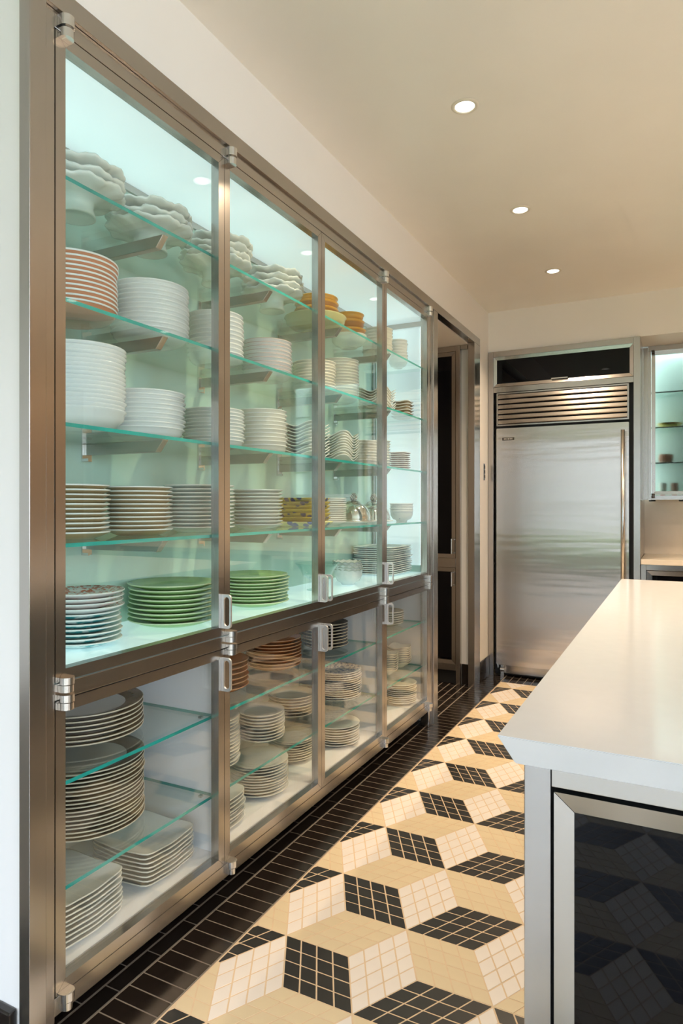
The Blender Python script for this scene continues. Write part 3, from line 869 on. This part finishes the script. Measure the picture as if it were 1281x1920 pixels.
me = mesh_of(square_dish(0.108, 0.104, 0.018, 0.0, 0.80), 'square_dish', [M['lemon_pale'], M['lemon_pale'], M['lemon_pale']], True)
stack('square_dish', 'D', XC, 2.485, 1, 0, me, 'paler yellow square dish with blue leaves, bottom of its pile', 'dish', None, 0, False)
plates('dinner_plate', 'D', -1.47, 2.712, 0.098, 12, 0.0098, 'flat', ('porcelain', 'porcelain', 'porcelain', 'cream'), 'white plate between the yellow dishes and the silver cloche', 'white plates, lowest glass shelf', 'plate', 0.018)
plates('rice_bowl', 'D', -1.405, 3.498, 0.068, 4, 0.0135, 'bowl', ('porcelain', 'porcelain', 'porcelain', 'bowl_print'), 'white bowl with tiny blue motifs, right end of lowest glass shelf', 'blue motif bowls', 'bowl', 0.062)
# cloches
def cloche(x, y, label):
    root = empty('cloche', (x, y, SH['D'] + 0.0004), label, 'cloche')
    pm = mesh_of(lathe(flat_plate(0.105, 0.012, 0.6), 44, MI_FLAT), 'plate', [M['porcelain']] * 4, True)
    link('base_plate', pm, root)
    prof = [(0.088, 0.0), (0.091, 0.003), (0.088, 0.006)] + [(0.087 * math.cos(a), 0.008 + 0.092 * math.sin(a)) for a in [k * PI / 2 / 12 for k in range(0, 13)]]
    prof[-1] = (0, 0.100)
    o = link('dome', mesh_of(lathe(prof, 44), 'dome', M['silver'], True), root); o.location = (0, 0, 0.013)
    # artichoke-like finial: overlapping pointed scales on a bud
    bm = bmesh.new()
    for ring, (rz, rr, sc, n) in enumerate([(0.004, 0.013, 0.011, 7), (0.013, 0.015, 0.010, 7), (0.022, 0.012, 0.009, 6), (0.030, 0.007, 0.008, 4)]):
        for k in range(n):
            t = 2 * PI * (k + 0.5 * (ring % 2)) / n
            c = Vector((rr * math.cos(t), rr * math.sin(t), rz))
            m = Matrix.Translation(c) @ Matrix.Rotation(t, 4, 'Z') @ Matrix.Rotation(0.5, 4, 'Y') @ Matrix.Diagonal((0.5, 0.8, 1.2, 1))
            bmesh.ops.create_icosphere(bm, subdivisions=1, radius=sc * 0.75, matrix=m)
    bmesh.ops.create_cone(bm, segments=10, radius1=0.006, radius2=0.009, depth=0.02, cap_ends=True, matrix=Matrix.Translation((0, 0, 0.002)))
    o = link('finial', mesh_of(bm, 'finial', M['silver_dull'], True), root); o.location = (0, 0, 0.118)
    bm = bmesh.new()
    for k in range(5):
        t = 2 * PI * k / 5
        m = Matrix.Translation((0.02 * math.cos(t), 0.02 * math.sin(t), 0.0)) @ Matrix.Rotation(t, 4, 'Z') @ Matrix.Rotation(0.25, 4, 'Y') @ Matrix.Diagonal((1.6, 0.7, 0.22, 1))
        bmesh.ops.create_icosphere(bm, subdivisions=2, radius=0.011, matrix=m)
    o = link('leaf_collar', mesh_of(bm, 'leaf_collar', M['silver_dull'], True), root); o.location = (0, 0, 0.110)
cloche(XC, 2.978, 'silver domed cloche with artichoke finial, nearer of the two')
cloche(XC, 3.222, 'silver domed cloche with artichoke finial, farther of the two')
# --- lit deck
CO = ('coral', 'coral', 'porcelain', 'porcelain'); TE = ('porcelain', 'porcelain', 'porcelain', 'teal_wave')
plates('dinner_plate', 'E', XC, 1.285, 0.104, 7, 0.0128, 'flat', TE, 'white plate with teal brushwork underside, left end of lit deck', 'teal brushed plates', 'plate', 0.019)
me = mesh_of(lathe(flat_plate(0.108, 0.020), 44, MI_FLAT), 'dinner_plate', [M[m] for m in CO], True)
stack('dinner_plate', 'E', XC, 1.287, 4, 0.0130, me, 'coral sprigged white plate above the teal brushed plates', 'plate', 'coral sprig plates', 0.003, True, 7 * 0.0128)
GN = ('green', 'green', 'green_edge', 'green')
plates('dinner_plate', 'E', XC, 1.652, 0.142, 9, 0.0140, 'flat', GN, 'green plate in the larger left pile on the lit deck', 'larger green plate pile', 'plate', 0.023, 0.004)
plates('dinner_plate', 'E', XC, 2.105, 0.134, 9, 0.0122, 'flat', GN, 'green plate in the right pile beside the crystal compote', 'right green plate pile', 'plate', 0.022, 0.004)
root = empty('compote', (XC, 2.602, SH['E'] + 0.0004), 'clear crystal compote bowl on a short foot, on the lit deck', 'bowl')
prof = [(0, 0.048), (0.03, 0.050), (0.062, 0.068), (0.078, 0.098), (0.098, 0.120), (0.100, 0.122), (0.099, 0.118), (0.080, 0.094), (0.064, 0.064), (0.028, 0.044), (0.012, 0.040)]
link('bowl_body', mesh_of(lathe(prof, 44), 'bowl_body', M['crystal'], True), root)
link('stem', mesh_of(lathe([(0.012, 0.040), (0.009, 0.032), (0.015, 0.022), (0.009, 0.012), (0.045, 0.003), (0.048, 0.0), (0, 0.0)], 36), 'stem', M['crystal'], True), root)
def flut(t, r, z):
    k = max(0.0, r / 0.072 - 0.4) / 0.6
    return r * (1 + 0.02 * k * math.sin(14 * t)), z + 0.003 * k * k * math.sin(14 * t)
me = mesh_of(lathe(bowl(0.072, 0.075, 0.42), 84, MI_BOWL, flut), 'fluted_bowl', [M['porcelain'], M['porcelain'], M['sage'], M['porcelain']], True)
stack('fluted_bowl', 'E', -1.425, 2.852, 4, 0.0125, me, 'fluted white bowl beside the rectangular platters on the lit deck', 'bowl', 'fluted white bowls')
me = mesh_of(square_dish(0.125, 0.150, 0.010, 0.0, 0.75, exp=9.0), 'platter', [M['porcelain'], M['greyw'], M['porcelain']], True)
stack('platter', 'E', -1.480, 3.405, 14, 0.0110, me, 'rectangular white platter at the right end of the lit deck', 'platter', 'rectangular white platters', 0.005, False)
# --- lower cabinet
TP = ('porcelain', 'taupe', 'taupe_edge', 'taupe')
plates('charger_plate', 'F', -1.520, 1.345, 0.168, 7, 0.0125, 'flat', TP, 'taupe rimmed charger on the upper shelf of the near lower bay', 'upper taupe chargers', 'plate', 0.022)
plates('charger_plate', 'G', -1.515, 1.345, 0.166, 17, 0.0108, 'flat', TP, 'taupe rimmed charger in the tall pile below, near lower bay', 'lower taupe chargers', 'plate', 0.022)
me = mesh_of(square_dish(0.114, 0.106, 0.017, 0.006, 0.45, exp=9.0), 'square_plate', [M['porcelain'], M['cream'], M['cream']], True)
stack('square_plate', 'H', -1.425, 1.488, 8, 0.0125, me, 'square ivory plate in the right pile on the near bay floor', 'plate', 'right ivory square plates', 0.003, False)
stack('square_plate', 'H', -1.420, 1.195, 9, 0.0125, me, 'square ivory plate in the left pile on the near bay floor', 'plate', 'left ivory square plates', 0.003, False)
RU = ('rust', 'rust', 'rust_edge', 'rust')
plates('dinner_plate', 'F', -1.455, 1.885, 0.108, 6, 0.0175, 'flat', RU, 'rust brown plate in the left pile behind the second lower door', 'left rust plates', 'plate', 0.024)
plates('dinner_plate', 'F', -1.455, 2.245, 0.112, 9, 0.0128, 'flat', RU, 'rust brown plate in the larger pile behind the second lower door', 'larger rust plates', 'plate', 0.024)
plates('dinner_plate', 'F', -1.455, 2.680, 0.106, 8, 0.0140, 'flat', ('slate', 'slate', 'taupe_edge', 'slate'), 'dark grey plate near the paired lower handles', 'dark grey plates', 'plate', 0.022)
GW = ('greyw', 'porcelain', 'cream', 'porcelain')
plates('dinner_plate', 'G', -1.455, 1.835, 0.105, 14, 0.0118, 'flat', GW, 'white plate, tall left pile on middle shelf, second lower bay', 'left white plates, lower middle shelf')
plates('dinner_plate', 'G', -1.440, 2.130, 0.092, 9, 0.0118, 'flat', GW, 'white plate with grey centre, lower middle shelf, second lower bay', 'grey centred plates')
plates('dinner_plate', 'G', -1.490, 2.440, 0.100, 7, 0.0125, 'flat', ('greyw', 'cream', 'cream', 'gold'), 'brown backed plate on the lower middle shelf', 'brown backed plates')
plates('dinner_plate', 'G', -1.430, 2.745, 0.116, 13, 0.0100, 'flat', ('blue_print', 'blue_print', 'porcelain', 'blue_print'), 'blue and white printed plate behind the third lower door', 'blue printed plates')
me = mesh_of(square_dish(0.100, 0.100, 0.016, 0.004, 0.45, exp=4.0), 'square_plate', [M['porcelain'], M['porcelain'], M['cream']], True)
stack('square_plate', 'H', -1.425, 1.800, 8, 0.0125, me, 'rounded square white plate on the floor of the second lower bay', 'plate', 'rounded square plates', 0.003, False)
plates('dinner_plate', 'H', -1.435, 2.105, 0.114, 11, 0.0105, 'flat', ('porcelain', 'porcelain', 'cream', 'porcelain'), 'white plate in the big pile, floor of the second lower bay', 'big white pile, lower floor')
plates('dinner_plate', 'H', -1.490, 2.440, 0.100, 9, 0.0100, 'flat', ('porcelain', 'cream', 'cream', 'cream'), 'cream plate on the lower floor below the brown backed plates', 'cream pile, lower floor')
plates('dinner_plate', 'H', -1.405, 2.690, 0.108, 8, 0.0108, 'flat', ('greyw', 'porcelain', 'porcelain', 'porcelain'), 'white plate on the lower floor below the blue printed plates', 'white pile behind third lower door')
plates('dinner_plate', 'F', -1.43, 3.330, 0.098, 6, 0.0120, 'flat', ('cream', 'cream', 'porcelain', 'sage'), 'cream plate on the upper shelf behind the fourth lower door', 'cream plates, fourth lower bay')
me = mesh_of(square_dish(0.062, 0.062, 0.026, 0.010, 0.4, exp=4.0), 'square_bowl', [M['porcelain'], M['porcelain'], M['cream']], True)
stack('square_bowl', 'G', -1.400, 3.440, 8, 0.0120, me, 'square white bowl at right behind the fourth lower door', 'bowl', 'right square bowls', 0.002, False)
stack('square_bowl', 'G', -1.400, 3.250, 8, 0.0120, me, 'square white bowl at left behind the fourth lower door', 'bowl', 'left square bowls', 0.002, False)
plates('dinner_plate', 'H', -1.375, 3.395, 0.092, 10, 0.0105, 'flat', ('cream', 'cream', 'porcelain', 'cream'), 'cream plate on the floor of the fourth lower bay', 'floor plates, fourth lower bay')

# ------------------------------------------------------------------ tall cabinet in the niche
def dark_door(name, a0, a1, z0, z1, front, parent, w, mat, slope=0.004, depth=0.022):
    d = link(name, mesh_of(ring_mesh(name, 'y', a0, a1, z0, z1, front, depth, w, None, slope), name, mat))
    place(d, (0, 0, 0), parent)
    box('dark_glass', a0 + w - 0.002, a1 - w + 0.002, front + slope + 0.001, front + slope + 0.007, z0 + w - 0.002, z1 - w + 0.002, M['black_glass'], d)
    return d
YN = 4.430
tall = empty('tall_cabinet', (-1.65, YN, 0), 'tall steel framed cabinet with dark glass doors in the niche', 'cabinet')
box('corner_post', -1.377, -1.346, YN, YN + 0.03, 0.0, 2.350, M['steel_v'], tall, 0.001)
box('top_rail', -1.94, -1.378, YN, YN + 0.03, 2.312, 2.350, M['steel_x'], tall, 0.001)
box('top_trim', -1.345, -1.295, YN + 0.002, YN + 0.03, 2.322, 2.350, M['steel_x'], tall, 0.001)
box('middle_rail', -1.94, -1.378, YN, YN + 0.03, 0.815, 0.878, M['steel_x'], tall, 0.001)
box('bottom_rail', -1.94, -1.378, YN, YN + 0.03, 0.100, 0.142, M['steel_x'], tall, 0.001)
box('toe_kick', -1.94, -1.378, YN + 0.030, YN + 0.036, 0.003, 0.0995, M['black'], tall)
def wire_handle(parent, x, yf, z0, z1):
    bm = bmesh.new()
    r = 0.004
    for (a, b) in (((x, yf, z0), (x, yf - 0.028, z0)), ((x, yf, z1), (x, yf - 0.028, z1)), ((x, yf - 0.028, z0 - 0.004), (x, yf - 0.028, z1 + 0.004))):
        a, b = Vector(a), Vector(b); d = b - a
        m = Matrix.Translation((a + b) / 2) @ d.to_track_quat('Z', 'Y').to_matrix().to_4x4()
        bmesh.ops.create_cone(bm, segments=10, radius1=r, radius2=r, depth=d.length, cap_ends=True, matrix=m)
    o = link('handle', mesh_of(bm, 'handle', M['chrome'])); place(o, (0, 0, 0), parent)
d = dark_door('upper_door', -1.94, -1.380, 0.880, 2.310, YN, tall, 0.028, M['steel_v'], 0.003); wire_handle(d, -1.400, YN, 0.915, 1.010)
d = dark_door('lower_door', -1.94, -1.380, 0.144, 0.813, YN, tall, 0.028, M['steel_v'], 0.003); wire_handle(d, -1.400, YN, 0.690, 0.780)

# ------------------------------------------------------------------ switch plate on the pier
sw = empty('switch_plate', (XF, 4.688, 1.43), 'small steel switch plate with three dark buttons on the cream pier', 'light switch')
box('cover', XF, XF + 0.005, 4.672, 4.704, 1.425, 1.545, M['steel_v'], sw, 0.001)
for k in range(3): box('button', XF + 0.005, XF + 0.009, 4.680, 4.696, 1.440 + k * 0.034, 1.464 + k * 0.034, M['black'], sw, 0.001)

# ------------------------------------------------------------------ refrigerator and its surround
YFp = 4.80
sur = empty('fridge_surround', (-0.74, YFp, 0), 'brushed steel surround framing the refrigerator, with a black glass flap', 'cabinet')
box('post', -1.247, -1.209, YFp, YFp + 0.014, 0.0, 2.3655, M['steel_v'], sur, 0.001)
box('post', -0.270, -0.230, YFp - 0.012, 5.39, 0.0, 2.3655, M['steel_v'], sur, 0.001)
box('top_rail', -1.2085, -0.2705, YFp, YFp + 0.014, 2.326, 2.3655, M['steel_x'], sur, 0.001)
box('cross_rail', -1.2085, -0.2705, YFp, YFp + 0.014, 2.066, 2.1045, M['steel_x'], sur, 0.001)
box('recess', -1.2085, -0.2705, YFp + 0.05, YFp + 0.06, 0.01, 2.325, M['black'], sur)
fl = dark_door('flap_door', -1.207, -0.272, 2.1065, 2.3245, YFp - 0.001, sur, 0.023, M['steel_x'], 0.005)
box('pull', -0.800, -0.688, YFp - 0.014, YFp - 0.001, 2.130, 2.138, M['chrome'], fl, 0.002)

fr = empty('refrigerator', (-0.74, YFp, 0), 'large brushed steel refrigerator with louvred top grille and long bar handle', 'refrigerator')
FX0, FX1 = -1.1835, -0.2985
dm = bmesh.new(); add_box(dm, FX0 + 0.74, FX1 + 0.74, YFp - 0.018 - 8.0, YFp + 0.045 - 8.0, 0.092, 1.802)   # origin well behind: the grain's tangent runs across the door
bmesh.ops.bevel(dm, geom=[e for e in dm.edges], offset=0.003, segments=2, affect='EDGES')
fd = link('door', mesh_of(dm, 'door', M['fridge'])); place(fd, (-0.74, 8.0, 0), fr)
# tubular handle
bm = bmesh.new()
bmesh.ops.create_cone(bm, segments=20, radius1=0.0125, radius2=0.0125, depth=1.18, cap_ends=True, matrix=Matrix.Translation((-0.332, YFp - 0.075, 1.155)))
for z in (1.70, 0.62):
    bmesh.ops.create_cone(bm, segments=14, radius1=0.008, radius2=0.008, depth=0.06, cap_ends=True, matrix=Matrix.Translation((-0.332, YFp - 0.047, z)) @ Matrix.Rotation(PI / 2, 4, 'X'))
o = link('handle', mesh_of(bm, 'handle', M['chrome'], True)); place(o, (0, 0, 0), fd)
bd = box('badge', -1.140, -1.054, YFp - 0.0215, YFp - 0.018, 1.714, 1.734, M['dark_metal'], fd, 0.0005)
for k, w in enumerate((0.012, 0.007, 0.010, 0.014, 0.008)):
    x = -1.128 + k * 0.0135
    box('badge_relief', x, x + w, YFp - 0.0225, YFp - 0.0215, 1.7195, 1.7285, M['chrome'], fd)
gr = link('grille', mesh_of(ring_mesh('grille', 'y', FX0, FX1, 1.820, 2.060, YFp - 0.010, 0.03, 0.010, None), 'grille', M['steel_v'])); place(gr, (0, 0, 0), fr)
for k in range(6):
    zb = 1.832 + k * 0.0367
    bm = bmesh.new()
    pr = [(0.020, zb + 0.001), (-0.006, zb + 0.004), (-0.009, zb + 0.009), (-0.004, zb + 0.030), (0.004, zb + 0.0335), (0.020, zb + 0.0335)]
    a = [bm.verts.new((FX0 + 0.011, YFp + p[0], p[1])) for p in pr]; b = [bm.verts.new((FX1 - 0.011, YFp + p[0], p[1])) for p in pr]
    bm.faces.new(a); bm.faces.new(b[::-1])
    for i in range(len(pr)): bm.faces.new([a[i], b[i], b[(i + 1) % len(pr)], a[(i + 1) % len(pr)]])
    o = link('louvre', mesh_of(bm, 'louvre', M['steel_x'])); place(o, (0, 0, 0), gr)
box('grille_backing', FX0 + 0.005, FX1 - 0.005, YFp + 0.022, YFp + 0.03, 1.822, 2.058, M['black'], fr)
box('toe_grille', -1.135, -0.31, YFp + 0.030, YFp + 0.040, 0.024, 0.088, M['steel_x'], fr, 0.001)
bm = bmesh.new()
bmesh.ops.create_cone(bm, segments=16, radius1=0.016, radius2=0.016, depth=0.03, cap_ends=True, matrix=Matrix.Translation((0, 0, 0.052)) @ Matrix.Rotation(PI / 2, 4, 'Y'))
add_box(bm, -0.010, 0.010, -0.010, 0.010, 0.052, 0.086); add_box(bm, -0.012, 0.012, -0.012, 0.012, 0.003, 0.037)
o = link('levelling_foot', mesh_of(bm, 'levelling_foot', M['chrome'])); place(o, (-1.145, YFp + 0.012, 0), fr)
box('hinge_cap', -1.178, -1.168, YFp - 0.010, YFp + 0.01, 0.068, 0.0915, M['chrome'], fr)

# ------------------------------------------------------------------ wall cabinet, worktop and base unit on the right
YU = 5.14
uc = empty('wall_cabinet', (0.2, YU, 1.28), 'steel wall cabinet with a frosted glass door, right of the refrigerator', 'cabinet')
UX0, UX1, UZ0, UZ1 = -0.196, 0.62, 1.284, 2.370
box('side_filler', -0.228, UX0 - 0.001, YU - 0.004, YU + 0.02, UZ0, UZ1 - 0.012, M['steel_v'], uc, 0.001)
box('body_side', UX0, UX0 + 0.016, YU + 0.026, 5.395, UZ0, UZ1 - 0.003, M['glow_small'], uc)  # cabinet sides made to glow so the dishes are lit sideways
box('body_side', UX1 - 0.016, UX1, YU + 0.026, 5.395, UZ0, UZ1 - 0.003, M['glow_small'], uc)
box('body_back', UX0 + 0.016, UX1 - 0.016, 5.380, 5.395, UZ0, UZ1 - 0.003, M['inside_pale'], uc)
box('body_bottom', UX0 + 0.016, UX1 - 0.016, YU + 0.026, 5.379, UZ0, UZ0 + 0.02, M['inside'], uc)
box('lit_top', UX0 + 0.016, UX1 - 0.016, YU + 0.026, 5.379, UZ1 - 0.045, UZ1 - 0.03, M['glow_small'], uc)
box('top_rail', UX0, UX1, YU, YU + 0.022, 2.330, UZ1 - 0.003, M['steel_x'], uc, 0.001)
box('bottom_rail', UX0, UX1, YU, YU + 0.022, UZ0, 1.316, M['steel_x'], uc, 0.001)
box('stile', UX0, UX0 + 0.0185, YU, YU + 0.022, 1.3165, 2.3295, M['steel_v'], uc, 0.001)
box('stile', UX1 - 0.0185, UX1, YU, YU + 0.022, 1.3165, 2.3295, M['steel_v'], uc, 0.001)
ud = link('glass_door', mesh_of(ring_mesh('glass_door', 'y', UX0 + 0.020, UX1 - 0.02, 1.3185, 2.3275, YU - 0.001, 0.022, 0.026, None, 0.002), 'glass_door', M['steel_v'])); place(ud, (0, 0, 0), uc)
box('frosted_pane', UX0 + 0.043, UX1 - 0.043, YU + 0.008, YU + 0.012, 1.343, 2.303, M['frosted'], ud)
for z in (2.318, 1.312):
    bm = bmesh.new()
    hinge_knuckle(bm, 0, 0, 0.001, 0.016, 0.011); hinge_knuckle(bm, 0, 0, -0.016, -0.001, 0.011)
    o = link('hinge', mesh_of(bm, 'hinge', M['dark_metal'])); o.rotation_euler = (0, 0, -PI / 2)
    place(o, (UX0 + 0.032, YU - 0.001, z), ud)
US = [2.047, 1.799, 1.548]
for z in US:
    bm = bmesh.new(); fs = add_box(bm, UX0 + 0.017, UX1 - 0.017, YU + 0.032, 5.378, z - 0.009, z)
    for i, f in enumerate(fs): f.material_index = 0 if i < 2 else 1
    o = link('glass_shelf', mesh_of(bm, 'glass_shelf', [M['shelf_face'], M['shelf_edge']])); place(o, (0, 0, 0), uc)
for x in (-0.172, 0.02): box('under_light', x - 0.022, x + 0.022, YU + 0.06, YU + 0.10, UZ0 - 0.010, UZ0 - 0.0005, M['black'], uc, 0.002)
def turn(name, x, y, z, prof, mat, label, cat, segs=36):
    o = link(name, mesh_of(lathe(prof, segs), name, M[mat], True)); o.location = (x, y, z + 0.0004)
    return tag(o, label, cat)
turn('serving_dish', -0.06, 5.25, US[1], [(0, 0.004), (0.05, 0.005), (0.085, 0.030), (0.088, 0.029), (0.055, 0.0), (0, 0.0)], 'yellow', 'shallow yellow dish on the middle shelf behind frosted glass', 'dish')
turn('jar', -0.085, 5.25, US[2], [(0, 0.0), (0.040, 0.0), (0.048, 0.02), (0.048, 0.05), (0.042, 0.062), (0.036, 0.062), (0.042, 0.05), (0.042, 0.02), (0, 0.008)], 'terra', 'terracotta pot on the lowest shelf behind frosted glass', 'pot')
turn('jar', 0.10, 5.25, US[2], [(0, 0.0), (0.03, 0.0), (0.04, 0.03), (0.030, 0.10), (0.022, 0.11), (0.018, 0.11), (0.034, 0.03), (0, 0.008)], 'slate', 'dark jar on the lowest shelf behind frosted glass', 'jar')
turn('serving_bowl', 0.12, 5.25, US[0], [(0, 0.004), (0.04, 0.004), (0.08, 0.05), (0.083, 0.05), (0.045, 0.0), (0, 0.0)], 'sage', 'dark green bowl on the top shelf behind frosted glass', 'bowl')
for (x, nm, lab) in ((-0.105, 'cream', 'stubby cream cup with a red foot'), (-0.030, 'terra', 'stubby brown cup with a red foot')):
    root = empty('footed_cup', (x, 5.25, UZ0 + 0.0204), lab + ', on the cabinet floor behind frosted glass', 'cup')
    link('cup_body', mesh_of(lathe([(0, 0.04), (0.020, 0.042), (0.024, 0.10), (0.026, 0.10), (0.023, 0.036), (0, 0.034)], 28), 'cup_body', M[nm], True), root)
    link('foot', mesh_of(lathe([(0, 0.034), (0.008, 0.034), (0.010, 0.020), (0.030, 0.004), (0.030, 0.0), (0, 0.0)], 28), 'foot', M['red'], True), root)
wt = box('worktop', -0.228, 2.4, 4.800, 5.398, 0.853, 0.888, M['counter_back'], None, 0.002); tag(wt, 'cream stone worktop beside the refrigerator', 'worktop')
bu = empty('base_cabinet', (0.6, 4.83, 0), 'steel base unit with a black glass front under the cream worktop', 'cabinet')
box('body', -0.228, 2.4, 4.87, 5.39, 0.003, 0.852, M['black'], bu)
box('post', -0.228, -0.196, 4.822, 4.868, 0.003, 0.852, M['steel_v'], bu, 0.001)
box('top_rail', -0.195, 2.4, 4.822, 4.868, 0.816, 0.852, M['steel_x'], bu, 0.001)
dark_door('drawer_front', -0.193, 0.62, 0.12, 0.812, 4.822, bu, 0.03, M['steel_cool_x'], 0.004)

# ------------------------------------------------------------------ island
IX0, IY0, IY1, IZ = -0.2415, 0.978, 3.345, 0.900
IX1, TH_ = 1.20, 0.043
bm = bmesh.new()
ins = 0.024
lo = [bm.verts.new(p) for p in ((IX0 + ins, IY0 + ins * 0.6, IZ - TH_), (IX1 - ins, IY0 + ins * 0.6, IZ - TH_), (IX1 - ins, IY1 - ins, IZ - TH_), (IX0 + ins, IY1 - ins, IZ - TH_))]
hi = [bm.verts.new(p) for p in ((IX0, IY0, IZ), (IX1, IY0, IZ), (IX1, IY1, IZ), (IX0, IY1, IZ))]
bm.faces.new(hi); bm.faces.new(lo[::-1])
for k in range(4): bm.faces.new([lo[k], lo[(k + 1) % 4], hi[(k + 1) % 4], hi[k]])
bmesh.ops.bevel(bm, geom=bm.edges[:], offset=0.0015, segments=2, affect='EDGES')
it = link('island_worktop', mesh_of(bm, 'island_worktop', M['counter'])); tag(it, 'white quartz island worktop with undercut edge', 'worktop')
isl = empty('kitchen_island', (0.5, 2.1, 0), 'steel framed island with black glass doors under the white worktop', 'cabinet')
YI = IY0 + 0.030
ITOP = IZ - TH_ - 0.0006
AX0 = IX0 + 0.050
for (a, b) in ((IX0 + 0.034, IX0 + 0.034 + 0.0385),): px0, px1 = a, b
box('corner_post', px0, px1, YI, YI + 0.04, 0.0, ITOP, M['steel_cool'], isl, 0.0012)
box('corner_post', IX1 - 0.085, IX1 - 0.04, YI, YI + 0.04, 0.0, ITOP, M['steel_cool'], isl, 0.0012)
box('corner_post', px0, px1, IY1 - 0.085, IY1 - 0.045, 0.0, ITOP, M['steel_cool'], isl, 0.0012)
box('top_rail', px1 + 0.001, IX1 - 0.086, YI, YI + 0.035, ITOP - 0.030, ITOP, M['steel_cool_x'], isl, 0.001)
box('body', px0 + 0.006, IX1 - 0.05, YI + 0.032, IY1 - 0.05, 0.09, ITOP - 0.001, M['black'], isl)
box('side_panel', px0 + 0.001, px0 + 0.006, YI + 0.041, IY1 - 0.086, 0.09, ITOP - 0.001, M['steel_cool'], isl)
box('toe_kick', px0 + 0.05, IX1 - 0.1, YI + 0.07, IY1 - 0.1, 0.003, 0.089, M['black'], isl)
dm_x0 = px1 + 0.005
dark_door('island_door', dm_x0, dm_x0 + 0.56, 0.10, ITOP - 0.036, YI - 0.002, isl, 0.0275, M['steel_cool_x'], 0.007, 0.026)
dark_door('island_door', dm_x0 + 0.565, IX1 - 0.09, 0.10, ITOP - 0.036, YI - 0.002, isl, 0.0275, M['steel_cool_x'], 0.007, 0.026)

# ------------------------------------------------------------------ unseen cupboards added on the right-hand wall to darken the steel's reflections
tc = empty('added_tall_cupboard', (3.1, 3.2, 0), 'added run of unseen tall brown wood cupboards, darkening the steel reflections', 'cupboard')
box('carcass', 2.84, XR - 0.005, 1.05, 4.75, 0.09, 2.42, M['walnut'], tc)
box('plinth', 2.90, XR - 0.005, 1.07, 4.73, 0.003, 0.09, M['black'], tc)
for k in range(6):
    d = box('added_cupboard_door', 2.818, 2.838, 1.053 + k * 0.616, 1.053 + k * 0.616 + 0.611, 0.10, 2.41, M['walnut'], tc, 0.002)
    yh = 1.053 + k * 0.616 + (0.57 if k % 2 == 0 else 0.04)
    box('handle', 2.788, 2.817, yh - 0.006, yh + 0.006, 0.95, 1.25, M['chrome'], d, 0.002)
